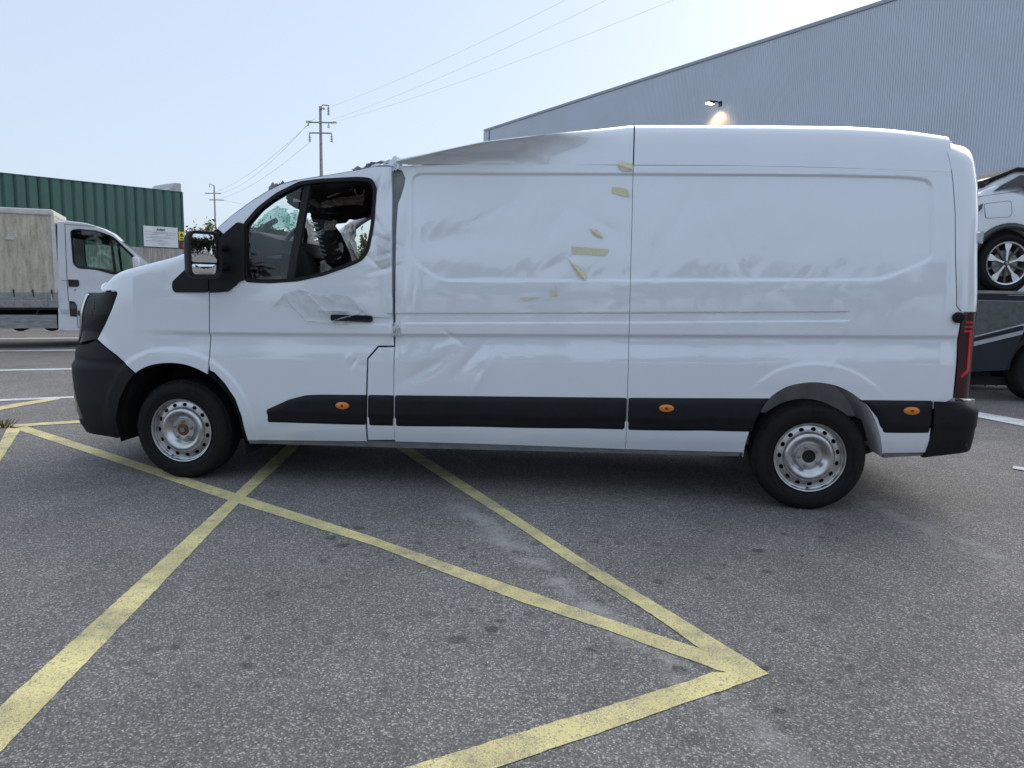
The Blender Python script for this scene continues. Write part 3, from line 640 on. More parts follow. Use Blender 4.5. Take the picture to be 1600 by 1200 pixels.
def inset(u, z, hurt=True):
    i = inset0(u, z); body = sst((u+.45)/.5)
    tb = lz(LB, u)-z                                        # below the waist crease
    wb_ = (sst((u+.35)/.5) if True else 1)*(1-sst((u-5.0)/.05))
    i = i+wb_*(.017*sst((tb+.004)/.030)*(1-sst((tb-.03)/.16)))
    k = sst((u-1.50)/.03)*(1-sst((u-4.34)/.05))
    zz1, zz2 = lz(L490, u), lz(L505, u); i = i+k*.009*sst((zz1-z)/.008+.5)*sst((z-zz2)/.008+.5)
    kd = sst((u-1.15)/.1)*(1-sst((u-1.53)/.01)); i = i+kd*.007*sst((lz(VP_DOORLINE, u)-z)/.008+.5)*(1-sst((lz(VP_DOORLINE, u)-z-.015)/.06))
    d = sdf_poly(u, z, REC); i = i+.013*sst(-d/.018+.45)
    da = dist_line(u, z, ARCH_F); i = i-.009*(1-sst((da-.085)/.022))*sst((u+.62)/.12)*(u < 1.2)
    dr = dist_line(u, z, ARCH_R); i = i-.006*(1-sst((dr-.11)/.02))*(z > .72)*sst((z-.74)/.10)
    if hurt:
        for (a, b, l, w, an, dp) in DENT:
            c, s = math.cos(an), math.sin(an); p, q = (u-a)*c+(z-b)*s, -(u-a)*s+(z-b)*c
            sh_q = np.exp(-(np.sqrt(q*q+2e-5)-.0045)/w*1.7)
            i = i+dp*1.25*np.exp(-(p/l*1.6)**2)*np.where(w < .1, .3*np.exp(-(q/w*1.6)**2)+.7*sh_q, np.exp(-(q/w*1.6)**2))
        i = i+.0016*wav(u, z, 7, 3)*sst((u-1.5)/.3)*(1-sst((u-4.6)/.4))+.0022*wav(u, z, 16, 4)*sst((z-1.35)/.15)*sst((u-1.6)/.2)*(1-sst((u-4.2)/.5))
        i = i+.0012*wav(u, z, 9, 6)
    return i
VP_DOORLINE = VP([(500, 494), (612, 497)])
def fillet(u, z, ztop, r=.06):
    d = np.clip(ztop-z, 0, r); return r*(1-np.sqrt(np.clip(1-((r-d)/r)**2, 0, 1)))
def panel(name, outline, m, parent, res=.012, holes=(), extra=0., ret=.018, hurt=True, far=False, feats=(), fil=None, gap=.0, fn=None):
    """a pressed panel: outline and holes in (u,z), triangulated finely, laid on the body surface, with a folded-in edge"""
    def resamp(pl):
        P = np.array(pl); out = []
        for a, b in zip(P, np.roll(P, -1, 0)):
            n = max(1, int(np.linalg.norm(b-a)/res)); out += [a+(b-a)*k/n for k in range(n)]
        return np.array(out)
    loops = [resamp(outline)]+[resamp(h) for h in holes]
    if gap:
        L0 = loops[0]; tg = np.roll(L0, -1, 0)-np.roll(L0, 1, 0); nrm = np.stack([-tg[:, 1], tg[:, 0]], 1); nrm /= np.linalg.norm(nrm, axis=1)[:, None]+1e-9
        ar = .5*np.sum(L0[:, 0]*np.roll(L0[:, 1], -1)-np.roll(L0[:, 0], -1)*L0[:, 1]); loops[0] = L0+nrm*gap*(1 if ar > 0 else -1)
    lo, hi = loops[0].min(0), loops[0].max(0)
    gu, gz = np.meshgrid(np.arange(lo[0], hi[0], res), np.arange(lo[1], hi[1], res)); gu = gu.ravel(); gz = gz.ravel()
    gu = gu+RNG.uniform(-.05, .05, gu.shape)*res
    if len(feats):
        fu, fz = [], []
        for fl in feats:
            P = np.array(fl)
            for a, b in zip(P[:-1], P[1:]):
                n = max(1, int(np.linalg.norm(b-a)/res)); e = (b-a)/(np.linalg.norm(b-a)+1e-9)
                for k in range(n):
                    for o in (-.010, -.006, -.003, .0, .003, .006, .010): q = a+(b-a)*k/n+np.array([-e[1], e[0]])*o; fu.append(q[0]); fz.append(q[1])
        gu, gz = np.r_[gu, fu], np.r_[gz, fz]
    keep = sdf_poly(gu, gz, loops[0]) < -res*.35
    for h in loops[1:]: keep &= sdf_poly(gu, gz, h) > res*.35
    pts = [tuple(p) for L in loops for p in L]; edges = []; o = 0
    for L in loops: edges += [(o+i, o+(i+1) % len(L)) for i in range(len(L))]; o += len(L)
    pts += list(zip(gu[keep].tolist(), gz[keep].tolist()))
    vs, _, fs, _, _, _ = delaunay_2d_cdt([Vector(p) for p in pts], edges, [], 0, 1e-6)
    vv = np.array([v[:] for v in vs]); ff = np.array([f[:] for f in fs])
    cen = vv[ff].mean(1); ok = sdf_poly(cen[:, 0], cen[:, 1], loops[0]) < 0
    for h in loops[1:]: ok &= sdf_poly(cen[:, 0], cen[:, 1], h) > 0
    ff = ff[ok]
    def place(u, z, d):
        i = inset(u, z, hurt)+extra+d
        if fil is not None: i = i+fil(u, z)
        P = surf(u, z, i)
        if fn is not None: P = fn(P, u, z)
        if far: P[:, 1] = VW-P[:, 1]
        return P
    P = place(vv[:, 0], vv[:, 1], 0.)
    mb = MB(); mb.add(P, [tuple(f) for f in ff.tolist()])
    if ret:
        for L in loops:
            a = place(L[:, 0], L[:, 1], 0.); b = place(L[:, 0], L[:, 1], ret); n = len(L); mb.add(np.vstack([a, b]), [(i, (i+1) % n, n+(i+1) % n, n+i) for i in range(n)])
    me = bpy.data.meshes.new(name); me.from_pydata(mb.v, [], mb.f); me.validate()
    bm = bmesh.new(); bm.from_mesh(me); bm.normal_update(); bmesh.ops.recalc_face_normals(bm, faces=bm.faces[:]); bm.to_mesh(me); bm.free()
    par = parent; ob = link(name, me, m, par, True, 50)
    ob.location = VOFF if parent is van else (0, 0, 0); return ob

GAP = .0035
# outlines
ZTOP_PX = [(150, 441), (170, 431), (200, 421.5), (240, 411), (275, 402), (292, 396), (316, 380), (338, 356)]
ztop = np.array([[atY(px, py, .10)[0], atY(px, py, .10)[2]] for px, py in ZTOP_PX])
def ztopf(u): return np.interp(u, ztop[:, 0], ztop[:, 1])
O_FENDER = [*VP([(165, 505), (175, 482), (183, 459), (181, 454), (160, 455)]), *[(u, float(ztopf(u))) for u in np.linspace(-.77, .12, 16)],
            *VP([(327, 445), (327, 480), (327, 560), (327, 573), (325, 585)]), *[p for p in ARCH_F if V(214, 583)[0] < p[0] < V(324, 585)[0]-.01 and p[1] > .72][::-1], *VP([(213, 583), (182, 555), (152, 530)])]
O_DOOR = VP([(350, 367), (339, 357), (358, 340), (390, 316), (420, 297), (440, 287), (470, 280), (520, 272), (560, 265), (585, 259.5), (612, 260), (613, 320), (615, 541), (590, 541), (574, 560), (574, 690), (388, 688), (382, 668), (378, 650), (368, 623), (352, 599), (336, 582), (329, 579), (327.5, 570), (327.5, 457), (352, 455), (370, 445), (375, 430), (375, 352)])
O_FLAP = VP([(575, 560.5), (591, 542), (616, 542), (618, 688), (575, 688)])
O_SIDE1 = VP([(623, 258), (628, 268), (632, 278), (630, 289), (620.5, 318), (617.8, 380), (617.2, 450), (617, 490), (617.5, 690), (760, 694), (977, 702), (978, 690), (982, 560), (985, 440), (988, 330), (989.5, 258), (800, 256)])
O_SIDE2 = VP([(989.5, 258), (988, 330), (985, 440), (982, 560), (978, 690), (977, 702), (1160, 707)]) + ARCH_R[1:-1] + VP([(1381, 708), (1449, 707), (1453, 680), (1456, 640), (1489, 622), (1497, 525), (1503, 489), (1494, 478), (1492, 330), (1487, 269), (1300, 261.5), (1150, 258.5)])
_zr = [atY(px, py, .22) for px, py in ((1486, 214), (1496, 217.5), (1508, 224))]
ztopr = lambda u: np.interp(u, [4.86, 4.95, 5.06, 5.3, 5.5], [_zr[0][2]+.002, _zr[1][2], _zr[2][2], _zr[2][2]-.02, _zr[2][2]-.03])
O_CORNER = VP([(1487, 269), (1492, 330), (1494, 478), (1503, 488), (1524, 488)]) + [(5.45, V(1524, 488)[1]), (5.5, 1.3), (5.5, float(ztopr(5.4))), *[(u, float(ztopr(u))) for u in np.linspace(5.3, 4.90, 10)]]
fil_r = lambda u, z: fillet(u, z, ztopr(u)+.002, .13)
feat1 = [REC+REC[:1], L490, L505, LB]
# bonnet lip: the wing rolls over into the bonnet
fil_w = lambda u, z: fillet(u, z, ztopf(u)+.002, .07)*1.0
wing = panel('front_wing', O_FENDER, 'paint', van, .012, gap=GAP, fil=fil_w, feats=[LB])
fdoor = panel('front_door', O_DOOR, 'paint', van, .012, holes=[HOLE_W], gap=GAP, ret=.05, feats=[LB, VP_DOORLINE])
flap = panel('filler_flap', O_FLAP, 'paint', van, .015, gap=GAP)
side1 = panel('side_panel', O_SIDE1, 'paint', van, .0105, gap=.0016, feats=feat1); side1['label'] = 'dented front cargo side panel with bits of masking tape'
side2 = panel('side_panel', O_SIDE2, 'paint', van, .0105, gap=.0016, feats=feat1)
rcorner = panel('rear_corner_panel', O_CORNER, 'paint', van, .016, gap=GAP, ret=.0, hurt=False, fil=fil_r)
# far side, plainer and unhurt
for nm, O, hl in (('front_wing', O_FENDER, ()), ('front_door', O_DOOR, [HOLE_W]), ('filler_flap', O_FLAP, ()), ('side_panel', O_SIDE1, ()), ('side_panel', O_SIDE2, ()), ('rear_corner_panel', O_CORNER, ())):
    panel(nm, O, 'paint', van, .04, holes=hl, gap=GAP, hurt=False, far=True, fil=fil_w if nm == 'front_wing' else fil_r if nm == 'rear_corner_panel' else None)
# dark structure just behind the panels (seen in the shut lines)
O_ALL = VP([(384, 684), (376, 650), (360, 620), (335, 588), (310, 575), (262, 566), (215, 580), (190, 560), (290, 430), (378, 430), (379, 443), (430, 447), (480, 441), (560, 419), (590, 395), (600, 330), (600, 282), (606, 266), (640, 262), (990, 264), (1484, 274), (1490, 330), (1490, 610), (1440, 690), (1385, 690), (1370, 650), (1350, 622), (1316, 600), (1282, 592), (1250, 593), (1222, 601), (1194, 620), (1172, 655), (1158, 700), (980, 694), (620, 684)])
for fr in (False, True): panel('inner_skin', O_ALL, 'seam', van, .05, extra=.05, ret=0, hurt=False, far=fr)

# ---- roof: rear, undamaged half and crushed front half
def near_gutter(px): return np.interp(px, [621, 985, 1150, 1300, 1486], [257, 257.5, 258.5, 261.5, 269])
def roof_section(px, top_py, crush):
    g = V(px, near_gutter(px)); yg = float(surf(np.array(g[0]), np.array(g[1]), inset(np.array(g[0]), np.array(g[1]), False))[1]); xg, zg = float(surf(np.array(g[0]), np.array(g[1]), inset(np.array(g[0]), np.array(g[1]), False))[0]), g[1]
    tp = atY(px, top_py, .30); H = max(tp[2]-zg, .004)
    # (y offset, height fraction)
    sec = [(0, 0), (.012, .25), (.026, .5), (.040, .68), (.056, .80), (.082, .885), (.115, .935), (.155, .97), (.21, 1.0), (.32, 1.04), (.5, 1.07), (.75, 1.09), (1.035-yg, 1.10)]
    pts = []
    for dy, f in sec:
        pts.append((xg if crush else xg+(0*f), yg+dy, zg+f*H))
    return pts
def roof_panel(name, pxs, tops, crush, x0w=.0):
    rows = []
    for k, px in enumerate(pxs):
        s = roof_section(px, tops[k], crush); full = s+[(x, VW-y, z) for x, y, z in s[:-1][::-1]]; rows.append(full)
    return np.array(rows)
px_r = np.r_[np.linspace(990.5, 1380, 30), np.linspace(1392, 1486, 16)]
top_r = np.interp(px_r, [990, 1060, 1200, 1330, 1400, 1440, 1470, 1486], [196, 196, 196.5, 198, 202.5, 207, 211.5, 214])
A = roof_panel('roof', px_r, top_r, False)
# shallow crease that gives the rolled roof edge
MB().grid(A).build('roof_panel', 'paint', van, True, None, VOFF)
px_f = np.r_[622, 626, np.linspace(632, 988.5, 70)]
top_f = np.interp(px_f, [622, 660, 700, 730, 760, 800, 860, 920, 985], [252.5, 244, 235, 228.5, 222, 217, 209.5, 203.5, 196.3])
B = roof_panel('roof', px_f, top_f, True)
m, n, _ = B.shape; r_ = np.random.default_rng(3)
xx = B[:, :, 0]; cr = np.clip((3.0-xx)/1.45, 0, 1)             # 0 at the sound half, 1 at the cab
fr_ = np.linspace(0, 1, n)[None, :]
side_idx = np.arange(n)
prof_h = np.clip((B[:, :, 2]-B[:, :1, 2])/(B[:, 8:9, 2]-B[:, :1, 2]+1e-6), 0, 1)
# crushed flank overhangs: it leans outwards and buckles
near = np.arange(n)[None, :] < 9
f0 = .02+.55*(1-cr); w_ = sst(cr*1.9)*near
yg_ = B[:, :1, 1]; lean = np.clip((prof_h-f0)/(1-f0), 0, 1)
plane_y = yg_+.02*prof_h-.165*lean+(.016*np.sin(xx*9+prof_h*5)+.011*np.abs(np.sin(xx*17-prof_h*6))+.006*np.sin(xx*41+prof_h*13))*np.sin(prof_h*PI)
hs_ = np.minimum(1, (B[:, 8:9, 2]-B[:, :1, 2])/.15)
newy = B[:, :, 1]*(1-w_)+(yg_+(plane_y-yg_)*hs_)*w_
_dy = newy-B[:, :, 1]; B[:, :, 1] = newy; B[:, :, 2] += (B[:, :, 2]-CAM[2])*_dy/5.1
mid = (np.arange(n)[None, :] >= 9) & (np.arange(n)[None, :] < n-5)
B[:, :, 2] -= np.where(mid, (.05+.10*np.abs(np.sin(xx*5+fr_*9)))*sst(cr*1.6)*np.minimum(1, (B[:, 8:9, 2]-B[:, :1, 2])/.15), 0)
MBF = MB(); MBF.grid(B)
rf = MBF.build('roof_panel', 'paint', van, True, None, VOFF); rf['label'] = 'crushed front roof panel sloping down to the cab'
# rear doors and tail end
DR = [(y, z) for y, z in ()]
zt_ = 2.34
MB().prism([(0, .50), (0, 1.25), (-.02, 1.9), (-.10, 2.25), (-.17, 2.33), (-.22, 2.33), (-.22, .5)], .30, VW/2-.004, .012, 2, lambda c: Vector((c.x+5.172, c.y, c.z))).build('rear_door', 'paint', van, False, 40, VOFF)
MB().prism([(0, .50), (0, 1.25), (-.02, 1.9), (-.10, 2.25), (-.17, 2.33), (-.22, 2.33), (-.22, .5)], VW/2+.004, VW-.30, .012, 2, lambda c: Vector((c.x+5.172, c.y, c.z))).build('rear_door', 'paint', van, False, 40, VOFF)
MB().box((5.0, .3, .42), (5.16, VW-.3, .52)).build('rear_crossmember', 'seam', van, False, None, VOFF)

# ---- lower trim: black protective strips, sill
def strip(name, outline, m, extra, parent=van, res=.02, bulge=.012, round_=.02, **kw):
    O = roundpoly(outline, round_, 4) if round_ else outline
    f = lambda u, z: -bulge*sst(-sdf_poly(u, z, O)/.022)+.010*sst((lz(LSTRIP, u)-z)/.006+.5)
    return panel(name, O, m, parent, res, extra=extra, ret=.03, hurt=False, fil=f, **kw)
LSTRIP = VP([(418, 646), (575, 650), (980, 657), (1190, 660), (1452, 668)])
O_ST = [VP([(417, 661), (417, 640), (426, 636), (452, 624), (478, 617.5), (500, 616.5), (573, 617), (573, 665.5)]), VP([(575.5, 617), (615.5, 617.5), (616, 666.5), (575.5, 666)]), VP([(617.5, 617.5), (979.5, 621.5), (977.5, 672.5), (617.5, 667)]),
        VP([(982, 621.5), (1203, 622.5), (1194, 632), (1181, 655), (1175, 676), (980, 673)]), VP([(1342, 625), (1457, 626), (1453, 678), (1379, 678), (1371, 653), (1354, 632)])]
for i, O in enumerate(O_ST): strip('protective_strip', O, 'black', -.006, round_=.014 if i else .012, bulge=.014)
for O in O_ST[2:5]: strip('protective_strip', O, 'black', -.006, res=.05, far=True)
O_SILL = VP([(386, 686), (617, 690), (977, 701), (1157, 705.5), (1155, 713.5), (977, 708.5), (617, 700), (390, 693)])
panel('sill', O_SILL, 'paint_in', van, .03, extra=.012, ret=.05, hurt=False); panel('sill', O_SILL, 'paint_in', van, .05, extra=.012, ret=.05, hurt=False, far=True)
panel('sill', VP([(1381, 706), (1449, 705), (1448, 712), (1382, 716)]), 'paint_in', van, .03, extra=.012, ret=.05, hurt=False)
for px, py in ((537, 633), (1041, 637), (1422, 641)):
    u, z = V(px, py); th = np.linspace(0, 2*PI, 29)[:-1]
    el = [(u+.052*math.cos(a), z+.029*math.sin(a)) for a in th]; par = strip('side_marker', el, 'gloss', -.020, round_=0, bulge=.004, res=.01)
    el2 = [(u+.046*math.cos(a), z+.024*math.sin(a)) for a in th]
    f = lambda uu, zz, u=u, z=z: -.010*np.sqrt(np.clip(1-((uu-u)/.047)**2-((zz-z)/.025)**2, 0, 1)); l = panel('lens', el2, 'amber', par, .006, extra=-.026, ret=.01, hurt=False, fil=f)
    panel('bulb', [(u+.010*math.cos(a), z+.008*math.sin(a)) for a in th], 'rust', par, .004, extra=-.0368, ret=.002, hurt=False)

# ---- front bumper, headlight, grille
def bump_fil(u, z): return -.004+.010*np.exp(-((z-.80)/.02)**2)
zb = lambda u: .875+.0*u
O_BUMP = VP([(213, 583.5), (182, 556), (152, 531), (138, 538)])+[(-.90, .905), (-1.0, .885), (UNMIN+.001, .86), (UNMIN+.001, .26), (-1.0, .265), (-.85, .27)]+VP([(160, 680), (187, 684), (191, 680), (184, 655), (189, 625), (200, 600)])
for fr in (False, True):
    bp = panel('front_bumper', O_BUMP, 'black', van, .02 if not fr else .05, extra=-.006, ret=.06, hurt=False, far=fr, gap=.001, fil=bump_fil)
    sl_ = panel('air_slot', roundpoly([(-.955, .70), (-.915, .70), (-.80, .42), (-.80, .385), (-.90, .37), (-.925, .42)], .02), 'gloss', bp, .02, extra=-.0075, ret=.01, hurt=False, far=fr, fil=bump_fil)
    panel('lower_grille', [(UNMIN+.001, .40), (-1.12, .40), (-1.05, .50), (-1.10, .66), (UNMIN+.001, .66)], 'gloss', bp, .04, extra=-.010, ret=0, hurt=False, far=fr, fil=bump_fil)
O_HEAD = VP([(152, 530), (165, 504), (174, 482), (182, 459), (180, 454.5), (160, 456), (150, 457.5)])+[(-.85, 1.285), (-.94, 1.25), (-.985, 1.05), (-.965, .93), (-.90, .915), (-.83, .93)]
for fr in (False, True):
    hl = panel('headlight', O_HEAD, 'lampdark', van, .014, extra=.004, ret=.05, hurt=False, far=fr, gap=.003)
    panel('daytime_light', roundpoly([(-.84, 1.275), (-.815, 1.27), (-.85, 1.10), (-.885, .96), (-.93, .925), (-.955, .95), (-.95, 1.08), (-.925, 1.24)], .012), 'chrome', hl, .014, extra=-.002, ret=.01, hurt=False, far=fr)
    # fine louvres inside the dark part of the lamp
    for k in range(7):
        z = 1.26-.022*k; a, b = -.80, -.69+.006*k-.03*(k > 4)
        panel('louvre', [(a, z-.004), (b, z-.004), (b, z+.004), (a, z+.004)], 'lampdark', hl, .03, extra=.001, ret=.004, hurt=False, far=fr)
    gr = panel('grille', [(-1.0, .90), (UNMIN+.001, .885), (UNMIN+.001, 1.24), (-1.0, 1.25)], 'gloss', van, .05, extra=.012, ret=0, hurt=False, far=fr)
    for k in range(5): panel('grille_bar', [(-1.01, .935+.06*k), (UNMIN+.001, .925+.06*k), (UNMIN+.001, .945+.06*k), (-1.01, .955+.06*k)], 'black', gr, .05, extra=-.002, ret=.02, hurt=False, far=fr)
# bonnet
us = np.r_[UNMIN, np.linspace(-1.5, -.86, 12)]; rows = []
xs_b = np.linspace(-.755, .30, 24)
for x in xs_b:
    u = np.array(x if x > -.3 else np.interp(-x, -nose[:, 0], -UN)*-1 if False else np.interp(x, nose[::-1, 0], UN[::-1]) if x < -.3 else x); z = float(ztopf(x))
    P = surf(u, np.array(z), inset(u, np.array(z), False)+fil_w(u, np.array(z))); y0, x0 = float(P[1]), float(P[0]); row = []
    for f in np.linspace(0, 1, 16):
        yy = y0+(VW/2-y0)*f; fwd = 0
        row.append((x0-(.24*sst((-.1-x)/.6))*sst(f*1.6), yy, z+.055*math.sin(f*PI/2)*(1-.2*sst((-.5-x)/.3))))
    rows.append(row+[(a, VW-b, c) for a, b, c in row[:-1][::-1]])
rows = np.array(rows)
front = rows[0].copy(); front[:, 2] = np.maximum(1.24, front[:, 2]-.09); front[:, 0] -= .01
MB().grid(np.vstack([front[None], rows])).build('bonnet', 'paint', van, True, None, VOFF)
# scuttle and windscreen base
MB().box((.22, .22, 1.40), (.42, VW-.22, 1.50), .02).build('scuttle_panel', 'black', van, False, None, VOFF)

# ---- cab roof (crumpled) and far pillars
cab_px = [(339, 357), (358, 340), (390, 316), (420, 297), (440, 287), (470, 280), (520, 272), (560, 265), (585, 259.5), (600, 258), (613, 259)]
rows = []
for k, (px, py) in enumerate(cab_px):
    u, z = V(px, py); P = surf(np.array(u), np.array(z), inset(np.array(u), np.array(z))+.0); rows.append(P)
edge = np.array(rows)
roofrows = []
fine = spline(edge, 60)
for k, P in enumerate(fine):
    row = []; open_ = P[2] < float(edge[4][2])+.03          # pillar part: narrow; above: full roof
    for f in np.linspace(0, 1, 30):
        y = P[1]+(VW-2*P[1])*f; hgt = .035*math.sin(min(f, 1-f)*PI*1.0) if not open_ else 0
        row.append((P[0], y, P[2]+hgt-.0))
    roofrows.append(row)
R_ = np.array(roofrows); kk = R_[:, 0, 2] >= float(edge[4][2])+.0
C_ = R_[kk]; r_ = np.random.default_rng(12)
fx = np.linspace(0, 1, C_.shape[1])[None, :]; mid = np.sin(fx*PI)**.5
C_[:, :, 2] += (-.05*sst((C_[:, :, 0]-.9)/.5)+.018*np.sin(C_[:, :, 0]*21+fx*14)+.012*np.sin(C_[:, :, 0]*47-fx*31))*mid*(fx > .02)*(fx < .98)
MB().grid(C_).build('cab_roof', 'paint', van, True, None, VOFF)
C2 = C_.copy(); C2[:, :, 2] -= .045; C2[:, 1:-1, 2] -= .02; C2[:, 0, 1] += .05; C2[:, -1, 1] -= .05
MB().grid(C2).build('headliner', 'liner', van, True, None, VOFF)
for s in (0, 1):                                                # windscreen pillars
    a = np.array([p for p in fine if p[2] <= float(edge[4][2])+.02]); mb = MB(); Q = []
    for p in a: Q.append([(p[0], p[1], p[2]), (p[0]+.02, p[1]+.02, p[2]+.012), (p[0]+.02, p[1]+.07, p[2]+.0), (p[0]+.05, p[1]+.075, p[2]-.05), (p[0]+.06, p[1]+.03, p[2]-.06)])
    Q = np.array(Q)
    if s: Q[:, :, 1] = VW-Q[:, :, 1]
    mb.grid(Q); mb.build('windscreen_pillar', 'paint' , van, True, None, VOFF)
# torn, crumpled sheet metal where the cab roof was cut from the cargo roof
def crumple(name, c, size, k, m, seed, parent=van, n=9, amp=.35, off=VOFF):
    r = np.random.default_rng(seed); u, v = np.meshgrid(np.linspace(-.5, .5, n), np.linspace(-.5, .5, n)); P = np.zeros((n, n, 3))
    c = np.array(c); ax, ay = np.array(size[0]), np.array(size[1]); nn = np.cross(ax, ay); nn /= np.linalg.norm(nn); L = np.linalg.norm(ax)
    for i in range(3): P[:, :, i] = c[i]+u*ax[i]+v*ay[i]
    d = r.normal(0, 1, (n, n)); P += nn*(d*amp*L*.12)[:, :, None]+r.normal(0, .012*L, (n, n, 3)); P[0] += r.normal(0, .06*L, (n, 3)); P[-1] += r.normal(0, .06*L, (n, 3))
    return MB().grid(P).build(name, m, parent, False, None, off)
E_ = lambda px, py, Y: atY(px, py, Y)
for q, (px, py, w, h, Y, m) in enumerate([(604, 259, .20, .05, .14, 'paint'), (590, 259, .16, .05, .20, 'paint_in'), (598, 258, .14, .045, .26, 'galv'), (616, 261, .07, .07, .15, 'seam'), (570, 263, .14, .03, .22, 'paint_in'), (432, 290, .10, .03, .2, 'paint_in')]):
    c = E_(px, py, Y); crumple('torn_metal', c, ((w, 0, .12*w), (0, .04, h)), 0, m, 40+q, amp=.5)
# bent B pillar behind the gap between door and cargo side
panel('door_pillar', VP([(606, 264), (640, 264), (638, 330), (626, 480), (626, 680), (606, 680)]), 'paint_in', van, .03, extra=.034, ret=0, hurt=False)
c = E_(619, 515, .0); crumple('torn_metal', c, ((.05, 0, 0), (0, .02, .09)), 0, 'galv', 77, amp=.6)

# ---- wheels
def make_wheel(hub):
    w = empty('wheel', (0, 0, 0)); w.parent = van
    R = .349
    tp = [(.222, .012), (.232, .002), (.250, -.006), (.275, -.013), (.300, -.012), (.318, -.004), (.330, .010), (.338, .022), (.344, .034)]
    back = [(r, .215-y) for r, y in tp[::-1]]
    ribs = []
    for k in range(5):
        y0 = .036+k*.030; ribs += [(.3485, y0), (.3495, y0+.022), (.3485, y0+.024), (.340, y0+.025), (.340, y0+.029)]
    ty = MB().lathe(tp+ribs+back, 72).build('tyre', 'rubber', w, False, 40)
    # shoulder blocks and raised sidewall lettering pads
    sb_ = MB()
    for k in range(64):
        th = 2*PI*k/64; c, s = math.cos(th), math.sin(th); t0 = .010
        for r0, r1, y0, y1 in ((.335, .3475, .012, .034), ):
            sb_.add([(r*math.cos(th+dt), y, r*math.sin(th+dt)) for r, y in ((r0, y0), (r1, y1)) for dt in (-t0*2, t0*2)] + [((r-.010)*math.cos(th+dt), y+.012, (r-.010)*math.sin(th+dt)) for r, y in ((r0, y0), (r1, y1)) for dt in (-t0*2, t0*2)], [(0, 1, 3, 2), (4, 6, 7, 5), (0, 4, 5, 1), (2, 3, 7, 6), (0, 2, 6, 4), (1, 5, 7, 3)])
    sb_.build('tread_blocks', 'rubber', ty)
    lt = MB()
    for a0 in (math.radians(75), math.radians(250)):
        for k in range(9):
            th = a0+k*.062*(1 if k < 5 else 1.02); th2 = th+.040
            if k == 5: continue
            lt.add([(r*math.cos(a), y, r*math.sin(a)) for y in (-.0155, -.009) for r, a in ((.282, th), (.304, th), (.304, th2), (.282, th2))], [(0, 1, 2, 3), (0, 4, 5, 1), (1, 5, 6, 2), (2, 6, 7, 3), (3, 7, 4, 0)])
    lt.lathe([(.262, -.0095), (.263, -.0125), (.266, -.013), (.267, -.0105)], 72)
    lt.build('sidewall_relief', 'rubber', ty, False, 40)
    # pressed steel disc: rim flange, ring with ventilation holes, bulge, dished centre
    prof_o = [(.214, .03), (.222, .016), (.224, .004), (.221, -.003), (.215, -.001), (.210, .008), (.2075, .018), (.203, .020), (.200, .026), (.1985, .034)]
    rim = MB().lathe(prof_o, 72)
    rim.lathe([(.214, .03), (.196, .06), (.190, .20)], 48)
    prof_i = [(.160, .026), (.155, .012), (.147, .002), (.136, -.003), (.124, -.001), (.110, .008), (.098, .020), (.088, .029), (.082, .032), (.080, .026), (.078, .022), (.045, .021), (.042, .022), (.040, .030), (.040, .06)]
    rim.lathe(prof_i, 72)
    ns = 15; nh = 16
    for k in range(ns):
        th0 = 2*PI*(k+.5)/ns; hw = PI/ns; r0, r1 = .160, .1985; rm = .180
        out = []; hole = []
        for j in range(nh):
            a = 2*PI*j/nh; ca, sa = math.cos(a), math.sin(a); sc = 1/max(abs(ca), abs(sa))
            out.append((rm+(r1-r0)/2*ca*sc+((r1+r0)/2-rm)*0, th0+hw*sa*sc)); hole.append((.1785+.0125*ca, th0+.090*sa))
        def pt(r, t):
            y = np.interp(r, [.160, .172, .186, .1985], [.026, .027, .031, .034]); return (r*math.cos(t), float(y), r*math.sin(t))
        out = [(max(r0, min(r1, r if abs(r-rm) < (r1-r0)/2+1 else r)), t) for r, t in out]
        vs = [pt(*p) for p in out]+[pt(*p) for p in hole]+[(x, y+.007, z) for x, y, z in [pt(*p) for p in hole]]
        rim.add(vs, [(j, (j+1) % nh, nh+(j+1) % nh, nh+j) for j in range(nh)]+[(nh+j, nh+(j+1) % nh, 2*nh+(j+1) % nh, 2*nh+j) for j in range(nh)])
    ro = rim.build('rim', 'steel', w, False, 38)
    MB().lathe([(.0, .07), (.185, .07), (.185, .20), (.0, .20)], 32).build('brake_drum', 'dark', w, False, 40)
    for k in range(5):
        th = 2*PI*k/5+PI/2+.35; c = (.062*math.cos(th), 0, .062*math.sin(th)); mb = MB()
        mb.lathe([(.0, -.002), (.007, -.002), (.0085, .0), (.0085, .010), (.0125, .012), (.0135, .023)], 6, c); mb.build('wheel_bolt', 'hub', w, False, 40)
    if hub:
        MB().lathe([(0, .010), (.017, .010), (.019, .013), (.019, .024)], 6).build('hub_nut', 'hub', w, False, 40)
        MB().lathe([(.019, .020), (.030, .018), (.036, .020), (.0425, .0205)], 24).build('hub_ring', 'rust', w, False, 40)
    else:
        MB().lathe([(0, .035), (.041, .035)], 24).build('hub_bore', 'dark', w)
    MB().tube([(.0, .012, -.198), (.0, -.002, -.196)], .006, 8).build('valve', 'rubber', w)
    return w
WY = .035
wf = make_wheel(True); wr = make_wheel(False)
for w, x, spin, wr_z in ((wf, .0, .4, 0), (wr, 4.215, 0., 0)):
    w.location = Vector((x, WY, .346))-VB; w.rotation_euler = (0, spin, 0)
for w, x in ((wf, .0), (wr, 4.215)):
    c = copy_tree(w, van); c.location = Vector((x, VW-WY, .346))-VB; c.rotation_euler = (0, .3, PI)
